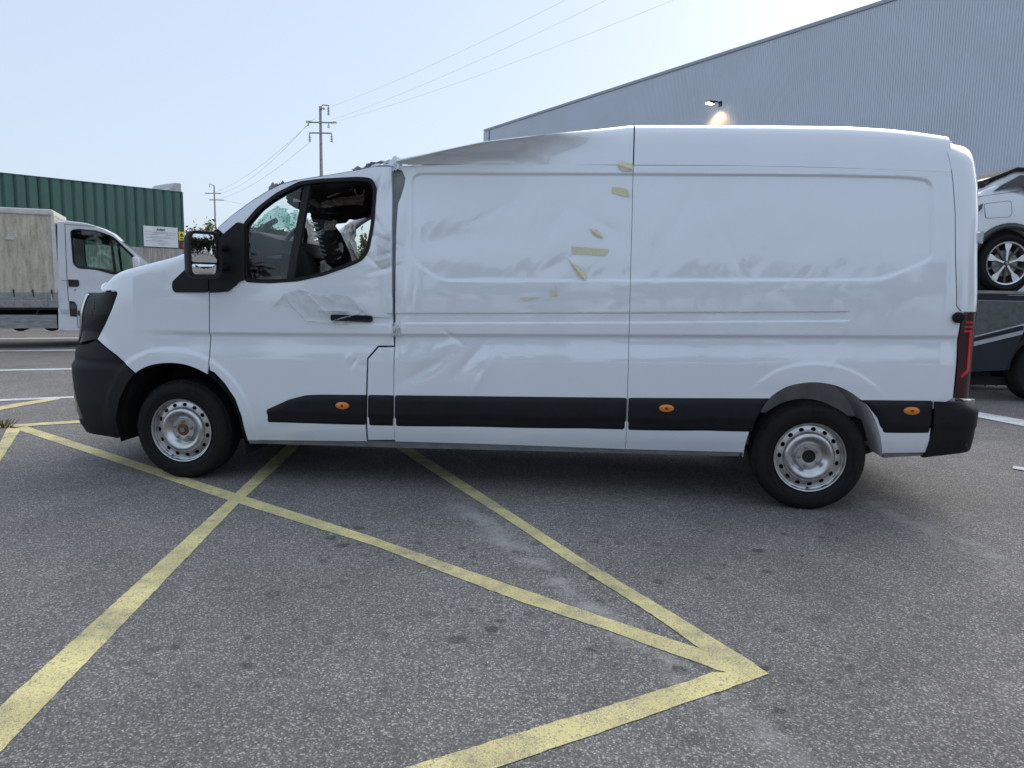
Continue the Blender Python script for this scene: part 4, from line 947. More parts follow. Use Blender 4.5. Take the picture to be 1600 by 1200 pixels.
# wheel wells, axles, floor
def well(name, arch, m, depth, y0=.03):
    P = []
    for u, z in arch:
        q = surf(np.array(u), np.array(z), inset(np.array(u), np.array(z), False)); P.append(q)
    P = np.array(P); a = P.copy(); a[:, 1] += .004; b = P.copy(); b[:, 1] = depth; b[:, 0] = P[:, 0].mean()+(P[:, 0]-P[:, 0].mean())*.99
    for fr in (0, 1):
        A_, B_ = a.copy(), b.copy()
        if fr: A_[:, 1] = VW-A_[:, 1]; B_[:, 1] = VW-B_[:, 1]
        mb = MB(); mb.grid(np.array([A_, (A_+B_)/2, B_])); mb.add(list(B_), [tuple(range(len(B_)))]); mb.build(name, m, van, False, 40, VOFF)
well('front_wheel_well', ARCH_F, 'dark', .55)
MAT['well'] = mat('grey_wheelhouse_coating', (.74, .75, .75), .6, 0, 0, .12, 8, .2, 60)
well('rear_wheel_well', [(u, z+.004) for u, z in ARCH_R], 'well', .42)
MB().box((.45, .12, .34), (3.75, VW-.12, .42)).build('floor_pan', 'dark', van, False, None, VOFF)
MB().box((-.85, .25, .30), (.5, VW-.25, .36)).build('engine_undertray', 'dark', van, False, None, VOFF)
MB().box((3.75, .42, .5), (5.1, VW-.42, .56)).build('rear_floor_pan', 'dark', van, False, None, VOFF)
MB().tube([(4.215, .25, .34), (4.215, VW-.25, .34)], .06, 10).build('rear_axle', 'dark', van, False, None, VOFF)
for s in (.40, VW-.46): MB().box((3.5, s, .40), (5.05, s+.07, .52)).build('chassis_rail', 'dark', van, False, None, VOFF)
for s in (.30, VW-.34): MB().tube([(3.55, s, .42), (3.9, s, .33), (4.215, s, .29), (4.6, s, .33), (4.85, s, .44)], .022, 6).build('leaf_spring', 'dark', van, False, None, VOFF)
q = E_(1360, 701, .30); MB().box((q[0]-.25, .28, q[2]-.012), (q[0]+.2, .34, q[2]+.012)).build('stabiliser_bar', 'dark', van, False, None, VOFF)
q0 = E_(1318, 655, .3); q1 = E_(1382, 690, .3); MB().box((q0[0], .30, q1[2]), (q1[0]+.3, .5, q0[2])).build('bump_stop_bracket', 'dark', van, False, None, VOFF)
MB().tube([(1.5, .8, .36), (2.6, .85, .34), (3.4, .8, .36), (4.2, .75, .5)], .035, 8).build('exhaust_pipe', 'dark', van, False, None, VOFF)

# ---- rear: tail light, bumper, hinges, door buffer
O_TAIL = VP([(1504, 489), (1523, 488.5), ])+[(5.30, V(1523, 489)[1]), (5.30, .79)]+VP([(1510, 623), (1490, 622), (1496, 560), (1498, 525)])
tl = panel('tail_light', O_TAIL, 'taillens', van, .012, extra=-.006, ret=.02, hurt=False, gap=.002)
def bar(pts, m='red'):
    panel('light_bar', VP(pts), m, tl, .008, extra=-.0085, ret=.004, hurt=False)
bar([(1508, 502), (1519, 502), (1519, 505), (1507.5, 505)]); bar([(1507, 509), (1518.5, 509), (1518.5, 512), (1506.5, 512)]); bar([(1506, 515.5), (1518, 515.5), (1517.5, 519), (1505.5, 519)])
bar([(1514, 519), (1517.5, 519), (1513.5, 579), (1501, 591), (1500, 587), (1509.5, 577)])
O_RB = VP([(1459, 627), (1514, 625.5), (1517, 638), (1524, 650), (1526, 662)])+[(5.62, .64), (5.66, .52)]+[(5.3, .425)]+VP([(1512, 710), (1440, 716), (1450, 690), (1455, 678), (1457, 660)])
O_RB = VP([(1459, 627), (1513, 625.5), (1516, 640)])+[(5.17, .70), (5.6, .70), (URMAX-.001, .70), (URMAX-.001, .45), (5.6, .44), (5.25, .425)]+VP([(1505, 711), (1442, 715), (1451, 690), (1455, 678), (1457, 660)])
def rb_fil(u, z): return -.012-.035*sst((.735-z)/.05)*sst((u-4.95)/.15)*sst((z-.40)/.05+.2)+.012*sst((.575-z)/.008+.5)
for fr in (False, True):
    rb = panel('rear_bumper', O_RB, 'black', van, .02, extra=-.004, ret=.05, hurt=False, fil=rb_fil, far=fr, fn=lambda P, u, z: P+np.stack([.045*sst((u-4.9)/.2)*sst((.75-z)/.06), 0*u, 0*u], -1))
u, z = V(1497, 690); MB().lathe([(.0, -.004), (.010, -.003), (.012, .004)], 16, (u, -.03, z)).build('parking_sensor', 'gloss', rb, False, 40)
q = V(1494, 496); mb = MB().lathe([(0, -.055), (.026, -.05), (.033, -.035), (.033, -.02), (.026, -.015), (.024, .03)], 20, (q[0], .02, q[1])).build('door_buffer', 'rubber', van, False, 40, VOFF)
for (px, py) in ((1532, 371), (1518, 632)):
    h = E_(px, py, .10); hg = MB().box((h[0]-.06, .09, h[2]-.03), (h[0]+.008, .14, h[2]+.03), .006)
    hg.tube([(h[0]+.004, .095, h[2]-.036), (h[0]+.004, .095, h[2]+.034)], .010, 8); hg.build('door_hinge', 'galv', van, False, None, VOFF)

# ---- door furniture: window, seal, quarter post, mirror, handle
sdf = None
inner = [((u-.0), z) for u, z in HOLE_W]
cu_, cz_ = np.mean([p[0] for p in HOLE_W]), np.mean([p[1] for p in HOLE_W])
def offpoly(pl, d):
    P = np.array(pl); tg = np.roll(P, -1, 0)-np.roll(P, 1, 0); nn = np.stack([-tg[:, 1], tg[:, 0]], 1); nn /= np.linalg.norm(nn, axis=1)[:, None]+1e-9
    ar = .5*np.sum(P[:, 0]*np.roll(P[:, 1], -1)-np.roll(P[:, 0], -1)*P[:, 1]); return [tuple(p) for p in P+nn*d*(1 if ar > 0 else -1)]
for fr in (False, True):
    par = fdoor if not fr else van
    panel('window_seal', offpoly(HOLE_W, -.004), 'black', par, .016, holes=[offpoly(HOLE_W, .020)], extra=-.003, ret=.07, hurt=False, far=fr)
# quarter post
panel('quarter_post', VP([(474, 285), (484, 284), (457, 438), (445, 439)]), 'liner', fdoor, .02, extra=.02, ret=.04, hurt=False)
panel('quarter_glass', VP([(383, 436), (380, 354), (402, 328), (432, 306), (470, 288), (446, 436)]), 'glass', fdoor, .04, extra=.022, ret=0, hurt=False)
panel('quarter_glass', VP([(383, 436), (380, 354), (402, 328), (432, 306), (470, 288), (446, 436)]), 'glass', van, .05, extra=.022, ret=0, hurt=False, far=True)
# inner door trim
O_TRIM = VP([(384, 446), (440, 450), (500, 441), (560, 424), (594, 404), (606, 380), (608, 540), (570, 560), (570, 680), (392, 680), (378, 630), (340, 580), (335, 470)])
for fr in (False, True): panel('door_trim', O_TRIM, 'dash', van if fr else fdoor, .05, extra=.09, ret=0, hurt=False, far=fr)
# mirror base (black corner piece), split by the shut line
O_MB1 = roundpoly(VP([(270, 451), (270, 440), (284, 427), (300, 412), (326.5, 400), (326.5, 457), (274, 457)]), .02)
O_MB2 = roundpoly(VP([(328.5, 457), (328.5, 400), (338, 375), (350, 366), (372, 347), (383, 350), (384, 437), (375, 440), (358, 455.5)]), .015)
panel('mirror_corner_trim', O_MB1, 'black', wing, .014, extra=-.010, ret=.03, hurt=False)
mb2 = panel('mirror_corner_trim', O_MB2, 'black', fdoor, .014, extra=-.012, ret=.05, hurt=False)
# mirror head: shell, big glass above, wide-angle glass below; faces rearwards
mc = E_(320, 398, -.20)
mir = MB()
def mbox(x0, x1, z0, z1, d0, d1):
    pass
MY = -.21                                     # centre plane of the mirror arm
hw_, hh_ = .093, .140
n_ = np.array([.80, -.60, 0.]); n_ /= np.linalg.norm(n_); e_ = np.array([.60, .80, 0.]); e_ /= np.linalg.norm(e_)
# glass normal leans to the driver and to us; e_ runs along the glass, outboard edge first
shell = []
def mpt(a, b, c): return mc+e_*a+np.array([0, 0, b])+n_*c
def rrect(hw, hh, r, n=6, cut=.0):
    out = []
    for cx_, cz__, a0 in ((hw-r, hh-r, 0), (-hw+r, hh-r, PI/2), (-hw+r, -hh+r, PI), (hw-r, -hh+r, 1.5*PI)):
        for k in range(n): a = a0+PI/2*k/(n-1); out.append((cx_+r*math.cos(a), cz__+r*math.sin(a)))
    return out
loops = []
for sc_, c_ in ((1.0, .012), (1.03, .0), (1.03, -.04), (.93, -.08), (.70, -.105)):
    loops.append([mpt(a*sc_, b*sc_, c_) for a, b in rrect(hw_+.012, hh_+.006, .05)])
L_ = len(loops[0]); vs = [p for l in loops for p in l]; fs = [(i*L_+k, i*L_+(k+1) % L_, (i+1)*L_+(k+1) % L_, (i+1)*L_+k) for i in range(len(loops)-1) for k in range(L_)]
inl = [mpt(a, b, .010) for a, b in rrect(hw_-.004, hh_-.008, .04)]; inb = [mpt(a, b, -.012) for a, b in rrect(hw_-.004, hh_-.008, .04)]
o = len(vs); vs += inl+inb; fs += [(k, (k+1) % L_, o+(k+1) % L_, o+k) for k in range(L_)]+[(o+k, o+(k+1) % L_, o+L_+(k+1) % L_, o+L_+k) for k in range(L_)]+[tuple(range(o+L_, o+2*L_)), tuple(range(4*L_, 5*L_))]
ms = MB().add(vs, fs).build('door_mirror', 'black', van, False, 40, VOFF)
def mglass(z0, z1, rad, name, tilt):
    # slightly convex glass: rings from the rounded outline to the middle
    hh = (z1-z0)/2; zc = (z0+z1)/2; out = rrect(hw_-.008, hh, .018); k = len(out); vs = []; fs = []
    for sc_ in (1., .85, .7, .55, .4, .25, .1): vs += [mpt(a*sc_, zc+b*sc_, .002-((a*sc_)**2+(b*sc_)**2)/(2*rad)+tilt*b*sc_) for a, b in out]
    for r in range(6): fs += [(r*k+q, r*k+(q+1) % k, (r+1)*k+(q+1) % k, (r+1)*k+q) for q in range(k)]
    vs.append(mpt(0, zc, .002)); fs += [(6*k+q, 6*k+(q+1) % k, 7*k) for q in range(k)]
    MB().add(vs, fs).build(name, 'mirror', ms, True)
mglass(-.048, .130, 1.1, 'main_mirror_glass', .0); mglass(-.130, -.060, .4, 'wide_angle_glass', .05)
arm0 = E_(352, 405, -.01)
for dz in (-.075, .055):
    MB().tube([mc-n_*.07+e_*.02+np.array([0, 0, dz]), mc-n_*.05+e_*.10+np.array([0, 0, dz]), np.array([arm0[0]+.0, .0, mc[2]+dz])], .028, 10).build('mirror_arm', 'black', ms, True)
# handle with recess
hO = roundpoly(VP([(519, 491), (582, 493), (582, 503), (519, 500.5)]), .012)
panel('door_handle', hO, 'black', fdoor, .01, extra=-.032, ret=.03, hurt=False)
# parking-tape-like block at the rear edge of the door
panel('door_edge_guard', VP([(605, 464), (614, 464), (614, 489), (605, 489)]), 'paint', fdoor, .01, extra=-.014, ret=.014, hurt=False)

# ---- peeling protective film on the door, in crumpled folds
def film(name, outline, seed, parent, folds, amp=.010, m='film'):
    O = roundpoly(VP(outline), .02 if m == 'film' else .003, 3); fl = [(VP(f), a) for f, a in folds]; r = np.random.default_rng(seed)
    def f(u, z):
        d = -sdf_poly(u, z, O); h = .0025+.5*amp*sst((.035-d)/.035)*(.5+.5*wav(u, z, 40, seed))
        for L, a in fl: q = dist_line(u, z, L); h = h+a*np.exp(-(q/.010)**2)
        return -h-amp*.35*np.abs(wav(u, z, 45, seed+1))
    return panel(name, O, m, parent, .007, extra=-.001, ret=0, hurt=True, fil=f)
film('peeling_film', [(421, 486), (432, 470), (448, 457), (466, 451), (482, 456), (500, 462), (520, 458), (545, 462), (562, 474), (574, 486), (560, 492), (545, 488), (530, 494), (520, 506), (500, 503), (482, 502), (474, 496), (466, 486), (450, 478), (438, 474)], 5, fdoor,
     [([(452, 470), (478, 496)], .012), ([(484, 462), (512, 490)], .012), ([(502, 456), (520, 470)], .010), ([(545, 455), (566, 484)], .016), ([(466, 450), (490, 456)], .008), ([(470, 499), (520, 505)], .014), ([(424, 484), (448, 458)], .014), ([(500, 484), (540, 486)], .014)], .024)
film('peeling_film', [(520, 492), (534, 484), (550, 486), (566, 482), (575, 488), (566, 496), (548, 500), (530, 508), (518, 504)], 8, fdoor, [([(524, 500), (562, 490)], .03)], .035)
film('peeling_film', [(586, 372), (600, 366), (611, 372), (612, 412), (600, 420), (586, 414), (590, 395)], 11, fdoor, [([(588, 380), (612, 394)], .008), ([(588, 408), (612, 402)], .008), ([(592, 372), (600, 392)], .006)], .008)
# ---- scraps of masking tape on the cargo side
def tape(pts, k, lift=.004, folds=()): return film('masking_tape', pts, k, side1, folds, lift, 'tape')
tape([(964, 256), (972, 252), (980, 254), (989, 256), (988, 267), (976, 268), (968, 264)], 21, .016, [([(968, 258), (986, 264)], .012)])
tape([(957, 291), (978, 294), (983, 300), (984, 308), (978, 307), (955, 301)], 22, .006, [([(981, 296), (984, 308)], .010)])
tape([(921, 356), (932, 358), (938, 362), (943, 372), (934, 371), (926, 366)], 23, .012, [([(922, 358), (940, 370)], .010)])
tape([(892, 384.5), (950, 389), (952, 392), (945, 400), (894, 396.5)], 24, .003)
tape([(884, 400), (892, 408), (904, 416), (917, 430), (916, 437), (906, 434), (896, 420)], 25, .010, [([(885, 402), (914, 436)], .014)])
tape([(860, 447), (864, 456), (867, 455), (868, 445), (872, 462), (862, 462)], 26, .005)
tape([(811, 465), (846, 464), (822, 470)], 27, .003)

# ---- cab interior, wrecked
d0 = E_(392, 366, .45)
def pxz(px, py, Y): q = E_(px, py, Y); return (float(q[0]), float(q[2]))
dash = [pxz(360, 372, .5), pxz(392, 364, .5), pxz(430, 366, .5), pxz(462, 378, .5), pxz(470, 400, .5), pxz(440, 405, .5), pxz(425, 425, .5), pxz(430, 460, .5), pxz(340, 470, .5)]
MB().prism(dash, .22, VW-.22, .025, 3).build('dashboard', 'dash', van, False, 40, VOFF)
g_ = E_(400, 400, .22); 
for px, py, w, h in ((403, 408, .09, .06), (430, 402, .12, .035), (395, 425, .10, .05)):
    q = E_(px, py, .21); MB().box((q[0]-w/2, .195, q[2]-h/2), (q[0]+w/2, .23, q[2]+h/2), .01).build('dashboard_switch', 'gloss', van, False, None, VOFF)
MB().prism([pxz(345, 442, .3), pxz(450, 430, .3), pxz(470, 470, .3), pxz(345, 480, .3)], .2, 1.1, .02).build('knee_panel', 'dash', van, False, 40, VOFF)
swc = E_(456, 392, .55); sw_ = MB(); th = np.linspace(0, 2*PI, 41); ax1 = np.array([0, 1., 0]); ax2 = np.array([.42, 0, .9]); ax2 /= np.linalg.norm(ax2)
ring = [swc+.185*(math.cos(a)*ax1+math.sin(a)*ax2) for a in th]; sw_.tube(ring, .018, 8, False)
for a in (0, PI, -PI/2): sw_.tube([swc, swc+.185*(math.cos(a)*ax1+math.sin(a)*ax2)], [.035, .016], 8)
sw_.lathe([(.0, -.02), (.06, -.015), (.065, .02), (.0, .03)], 16, swc, 'x'); sw_.build('steering_wheel', 'gloss', van, True, None, VOFF)
MB().tube([swc, swc+np.array([-.35, 0, -.18])], .04, 8).build('steering_column', 'dash', van, False, None, VOFF)
# windscreen: torn laminated glass folded inwards
def sheetpx(name, grid_, m, off=VOFF, sub=6, amp=.02, seed=1, parent=van):
    G = np.array([[E_(*p) for p in row] for row in grid_]); a, b, _ = G.shape
    rows = np.array([spline(G[i], (b-1)*sub+1) for i in range(a)]); cols = np.array([spline(rows[:, j], (a-1)*sub+1) for j in range(rows.shape[1])]).transpose(1, 0, 2)
    r = np.random.default_rng(seed); cols = cols+r.normal(0, amp, cols.shape)*np.array([1, 1.5, 1]); return MB().grid(cols).build(name, m, parent, False, 30, off)
sheetpx('broken_windscreen', [[(384, 366, .30), (405, 344, .5), (432, 322, .7)], [(392, 372, .45), (424, 348, .7), (448, 330, .9)], [(402, 372, .8), (440, 356, 1.0), (456, 362, 1.1)]], 'shatter', amp=.006, seed=2)
sheetpx('broken_windscreen', [[(440, 338, .9), (455, 332, 1.1), (466, 328, 1.3)], [(444, 350, .9), (456, 348, 1.1), (466, 346, 1.3)], [(448, 362, .9), (456, 363, 1.1), (464, 358, 1.3)]], 'shatter', amp=.008, seed=3)
# far pillar stump and mirror stalk
MB().tube([E_(384, 372, 1.75), E_(410, 356, 1.72), E_(432, 344, 1.7)], .025, 6).build('wiper_arm', 'dark', van, False, None, VOFF)
# sun visor, header console and dangling bits under the roof
sheetpx('sun_visor', [[(502, 316, .55), (530, 308, .55), (572, 304, .55)], [(503, 325, .52), (530, 322, .5), (566, 320, .5)]], 'cloth', amp=.004, seed=5)
MB().tube([E_(512, 308, .5), E_(560, 291, .48), E_(572, 287, .48)], .006, 6).build('visor_rod', 'galv', van, False, None, VOFF)
th = np.linspace(0, 2*PI, 16); c = E_(562, 296, .48); MB().tube([c+np.array([.035*math.cos(a), 0, .045*math.sin(a)]) for a in th], .006, 5).build('hanging_loop', 'galv', van, False, None, VOFF)
sheetpx('header_console', [[(452, 296, .8), (480, 300, .8), (510, 300, .8)], [(448, 314, .85), (478, 322, .85), (508, 330, .85)], [(462, 326, 1.), (482, 334, 1.), (512, 342, 1.)]], 'liner', amp=.006, seed=6)
sheetpx('header_console', [[(478, 300, 1.), (530, 296, 1.), (590, 290, 1.)], [(484, 332, 1.), (530, 334, 1.), (590, 326, 1.)], [(489, 344, 1.1), (530, 348, 1.1), (592, 334, 1.1)]], 'liner', amp=.008, seed=7)
for px, py in ((464, 313), (477, 321)):
    q = E_(px, py, .82); MB().box(q-np.array([.03, .004, .012]), q+np.array([.03, .004, .012]), .003).build('interior_lamp', 'airbag', van, False, None, VOFF)
# burst curtain airbags, white crumpled cloth
sheetpx('curtain_airbag', [[(468, 340, 1.3), (478, 340, 1.3), (488, 346, 1.3)], [(464, 380, 1.25), (480, 380, 1.2), (496, 384, 1.3)], [(463, 425, 1.2), (486, 432, 1.2), (502, 436, 1.3)]], 'airbag', amp=.009, seed=8)
sheetpx('curtain_airbag', [[(536, 358, 1.8), (546, 350, 1.8), (554, 346, 1.8)], [(534, 382, 1.8), (547, 380, 1.8), (557, 380, 1.8)], [(542, 410, 1.8), (554, 412, 1.8), (563, 408, 1.8)]], 'airbag', amp=.008, seed=9)
sheetpx('curtain_airbag', [[(502, 408, .9), (514, 406, .9), (526, 412, .9)], [(498, 424, .9), (514, 424, .9), (530, 424, .9)], [(496, 440, .9), (516, 440, .9), (534, 436, .9)]], 'airbag', amp=.009, seed=10)
# collapsed seat: cushion, backrest and bare slats
MB().prism([pxz(489, 342, .9), pxz(516, 344, .9), pxz(531, 364, .9), pxz(546, 396, .9), pxz(550, 414, .9), pxz(530, 424, .9), pxz(512, 412, .9), pxz(502, 386, .9)], .86, .94, .02, 2).build('seat_backrest', 'seat', van, False, 50, VOFF)
MB().prism([pxz(450, 400, .5), pxz(480, 394, .5), pxz(492, 416, .5), pxz(500, 455, .5), pxz(445, 455, .5)], .44, .58, .03, 3).build('seat_cushion', 'seat', van, False, 50, VOFF)
for k in range(8):
    q = E_(491+k*2.0, 349+k*7.0, .70); MB().tube([q+np.array([-.025, 0, .006]), q+np.array([.03, -.01, -.004])], .006, 5).build('seat_spring', 'galv', van, False, None, VOFF)
q = E_(516, 352, .7); crumple('torn_trim', q, ((.09, 0, 0), (0, .03, .07)), 0, 'cloth', 88, amp=.5)
for k in range(16):
    py = 352+RNG.uniform(0, 62); px = 500+(py-350)*.55+RNG.uniform(-8, 16); q = E_(px, py, .80); crumple('seat_debris', q, ((RNG.uniform(.03, .08), 0, RNG.uniform(-.04, .04)), (0, .02, RNG.uniform(.02, .06))), 0, 'seat' if k % 4 else 'hub', 90+k, n=4, amp=.5)
# bulkhead lower part behind the seats
MB().box((1.62, .12, .45), (1.66, VW-.12, 1.35)).build('bulkhead', 'dark', van, False, None, VOFF)

# ================================================================== OTHER VEHICLES
class Frame:
    """vertical working plane of a vehicle's near side: local x forward, y into the vehicle, z up"""
    def __init__(s, A, ang): s.A = np.array([A[0], A[1], 0.]); s.ang = ang; s.d = np.array([math.cos(ang), math.sin(ang), 0]); s.n = np.array([-s.d[1], s.d[0], 0])
    def __call__(s, px, py, y=0.):
        r = ray(px, py); A = s.A+s.n*y; t = ((A-CAM)@s.n)/(r@s.n); P = CAM+r*t; return (float((P-A)@s.d), float(P[2]))
    def poly(s, pts, y=0.): return [s(*p, y) for p in pts]
def plate(outline, holes, y0, y1):
    loops = [outline]+list(holes); pts = [p for L in loops for p in L]; ed = []; o = 0
    for L in loops: ed += [(o+i, o+(i+1) % len(L)) for i in range(len(L))]; o += len(L)
    vs, _, fs, _, _, _ = delaunay_2d_cdt([Vector(p) for p in pts], ed, [], 0, 1e-6)
    vv = np.array([v[:] for v in vs]); ff = np.array([f[:] for f in fs]); c = vv[ff].mean(1); ok = sdf_poly(c[:, 0], c[:, 1], outline) < 0
    for h in holes: ok &= sdf_poly(c[:, 0], c[:, 1], h) > 0
    ff = ff[ok]; n = len(vv); mb = MB()
    mb.add([(x, y0, z) for x, z in vv]+[(x, y1, z) for x, z in vv], [tuple(f) for f in ff.tolist()]+[tuple(int(i)+n for i in f[::-1]) for f in ff])
    for L in loops: k = len(L); mb.add([(x, y0, z) for x, z in L]+[(x, y1, z) for x, z in L], [(i, (i+1) % k, k+(i+1) % k, k+i) for i in range(k)])
    return mb
def simple_wheel(parent, x, y, z, R, w, rimr, m_rim='steel', spokes=0, flip=1):
    e = empty('wheel', (x, y, z)); e.parent = parent
    if flip < 0: e.rotation_euler = (0, 0, PI)
    MB().lathe([(rimr, .02), (rimr*1.06, .0), (R*.9, -.012), (R*.97, .01), (R, .04), (R, w-.04), (R*.97, w-.01), (R*.9, w), (rimr, w-.02)], 56).build('tyre', 'rubber', e, False, 40)
    if not spokes:
        MB().lathe([(rimr+.004, .03), (rimr+.006, .002), (rimr-.01, .004), (rimr-.03, .05), (rimr*.72, .05), (rimr*.6, .02), (rimr*.38, .04), (rimr*.36, .01), (0, .01)], 40).build('rim', m_rim, e, False, 40)
    else:
        rm = MB().lathe([(rimr+.003, .03), (rimr+.006, .004), (rimr-.012, .006), (rimr-.02, .03), (rimr-.02, w-.03)], 56).build('rim', 'alloy', e, False, 40)
        MB().lathe([(0, .10), (rimr-.02, .10)], 32).build('brake_shadow', 'dark', e)
        MB().lathe([(0, .06), (rimr*.62, .06), (rimr*.62, .075), (0, .075)], 32).build('brake_disc', 'hub', e, False, 40)
        for k in range(spokes):
            th = 2*PI*k/spokes+PI/2; c, q = math.cos(th), math.sin(th)
            def pt(r, t, y): return (r*c-t*q, y, r*q+t*c)
            # slim stem that flares into a wide blade at the rim
            a = [(.030, .012), (rimr*.55, .014), (rimr*.78, .040), (rimr-.012, .046)]; vs = []
            for r, t in a: vs += [pt(r, -t, .022), pt(r, t, .022), pt(r, t*.8, .05), pt(r, -t*.8, .05)]
            fs = []
            for i in range(3): fs += [(4*i+j, 4*i+(j+1) % 4, 4*i+4+(j+1) % 4, 4*i+4+j) for j in range(4)]
            MB().add(vs, fs).build('spoke', 'alloy', e)
            th2 = th+PI/spokes; c, q = math.cos(th2), math.sin(th2)
            MB().add([pt(.03, -.008, .03), pt(.03, .008, .03), pt(rimr-.012, .016, .03), pt(rimr-.012, -.016, .03), pt(.03, -.008, .05), pt(.03, .008, .05), pt(rimr-.012, .016, .05), pt(rimr-.012, -.016, .05)], [(0, 1, 2, 3), (0, 4, 5, 1), (2, 6, 7, 3), (0, 3, 7, 4), (1, 5, 6, 2)]).build('spoke', 'gloss', e)
        MB().lathe([(0, .014), (.028, .014), (.034, .022), (.034, .05)], 20).build('hub_cap', 'gloss', e, False, 40)
        d = MB()
        for a, b in (((0, .020), (.012, 0)), ((.012, 0), (0, -.020)), ((0, -.020), (-.012, 0)), ((-.012, 0), (0, .020))): d.tube([(a[0], .012, a[1]), (b[0], .012, b[1])], .003, 5)
        d.build('wheel_badge', 'alloy', e)
    return e

# ------------------------------------------------------------------ old white tarpaulin truck on the left
TA = YAW+.42; ta = atD(95, HOR(95), 14.4); T = Frame(ta, TA); truck = empty('tarpaulin_truck', (ta[0], ta[1], 0), TA)
tag(truck, 'old white pickup truck with dirty canvas tarpaulin box parked at the left', 'truck')
TW = 2.0
cabO = T.poly([(91.5, 516), (89.5, 347), (104, 346), (135, 350), (160, 357.5), (177, 366), (190, 378), (210, 396), (233, 416), (262, 428), (292, 440), (306, 462), (310, 500), (308, 516)])
cabO = [cabO[0]]+[p for p in cabO[1:]]
arch_x = T(262, 480)[0]; arch = [(arch_x+.42*math.cos(a), .33+.42*math.sin(a)) for a in np.linspace(0, PI, 14)]
cabO = cabO+arch
win = roundpoly(T.poly([(112, 361), (122, 359.5), (150, 362), (172, 369.5), (180, 375), (209, 402), (207.5, 421), (178, 427.5), (152, 420), (122, 417.5), (116, 411)]), .04)
for nm, y0, y1 in (('cab_side', 0, .06), ('cab_side', TW-.06, TW)): plate(cabO, [win], y0, y1).build(nm, 'truck_white', truck, False, 30)
top = cabO[1:14]; P = []
for (x, z) in top: P.append([(x, .03, z), (x-.01, .05, z+.02), (x, TW/2, z+.045), (x-.01, TW-.05, z+.02), (x, TW-.03, z)])
P = np.array(P); MB().grid(P[:6]).build('cab_roof', 'truck_white', truck, True); MB().grid(P[8:]).build('bonnet', 'truck_white', truck, True)
MB().grid(P[5:9]).build('windscreen', 'glass', truck, True)
xb, zb_ = cabO[0][0], cabO[1][1]
bw = [(.35, 1.35), (TW-.35, 1.35), (TW-.35, zb_-.25), (.35, zb_-.25)]
plate([(0.03, .32), (TW-.03, .32), (TW-.03, zb_-.02), (.03, zb_-.02)], [bw], 0, .04).move(lambda v: (xb+v[1]+.01, v[0], v[2])).build('cab_back', 'truck_white', truck)
for y, m in ((.012, 'gloss'), (TW-.012, 'gloss')):
    plate(offpoly(win, -.025), [offpoly(win, .02)], y-.016, y+.016).build('window_seal', m, truck)
    a, b = T(172.5, 369.5), T(180, 428); MB().prism([(a[0]-.02, a[1]), (a[0]+.03, a[1]), (b[0]+.03, b[1]), (b[0]-.02, b[1])], y-.012, y+.02).build('window_divider', m, truck)
    MB().prism(offpoly(win, .005), y+.028, y+.032).build('window_glass', 'glass', truck)
MAT['visor_tint'] = glass_mat('smoked_wind_deflector', (.22, .26, .30), .05)
MB().prism(T.poly([(113, 372), (113, 361), (122, 360), (150, 362.5), (172, 370), (171, 384), (150, 378), (125, 374)]), -.02, -.012).build('wind_deflector', 'visor_tint', truck)
def decal(name, pts, m, y=-.006, r=.0, th=.012): return MB().prism(roundpoly(T.poly(pts), r) if r else T.poly(pts), y, y+th).build(name, m, truck)
dh = decal('door_handle', [(106.7, 436.7), (122, 437), (123.7, 440), (123.7, 446), (122, 448), (107.5, 448)], 'gloss', -.012, .01, .03)
decal('lock', [(116, 452), (118.5, 452), (118.5, 454.3), (116, 454.3)], 'hub', -.006)
fp = decal('filler_pod', [(108, 470), (116, 471), (120.5, 477), (120.8, 495), (109.5, 494)], 'gloss', -.01, .02, .03)
a = T(114.5, 479); MB().lathe([(0, -.012), (.05, -.01), (.06, .0), (.06, .02)], 20, (a[0], -.008, a[1])).build('filler_cap', 'dash', fp, False, 40)
decal('side_trim', [(121.5, 485), (131, 486), (131, 494), (121.5, 493)], 'gloss', -.008)
for pl in ([(101, 350), (101.8, 350), (104.5, 420), (107.3, 470), (106.5, 470), (103.6, 420)], [(120.8, 495), (121.5, 495), (122, 512), (121.2, 512)], [(121.5, 511.3), (150, 511.8), (150, 512.5), (121.5, 512)], [(101, 350), (150, 353.5), (150, 354), (101, 350.7)], [(96, 438), (107, 438), (107, 438.6), (96, 438.6)]): decal('shut_line', pl, 'seam', -.004)
decal('strap', [(95, 483), (107, 484), (107, 491), (95, 490)], 'galv', -.006)
a = T(213, 412); MB().box((a[0]-.06, -.22, a[1]-.13), (a[0]+.06, -.05, a[1]+.13), .03).build('door_mirror', 'truck_white', truck, False, 40)
MB().box((arch_x-.5, .15, .95), (arch_x+.3, TW-.15, 1.15), .04).build('dashboard', 'dash', truck); sc = np.array((arch_x-.45, .5, 1.3)); th = np.linspace(0, 2*PI, 25)
MB().tube([sc+.19*(math.cos(a)*np.array([0, 1, 0])+math.sin(a)*np.array([.5, 0, .87])) for a in th], .018, 6, False).build('steering_wheel', 'gloss', truck)
for y in (.25, 1.15): MB().box((xb+.25, y, .6), (xb+.75, y+.55, .95), .05).build('seat', 'seat', truck); MB().box((xb+.12, y, .9), (xb+.3, y+.55, 1.62), .06).build('seat_backrest', 'seat', truck)
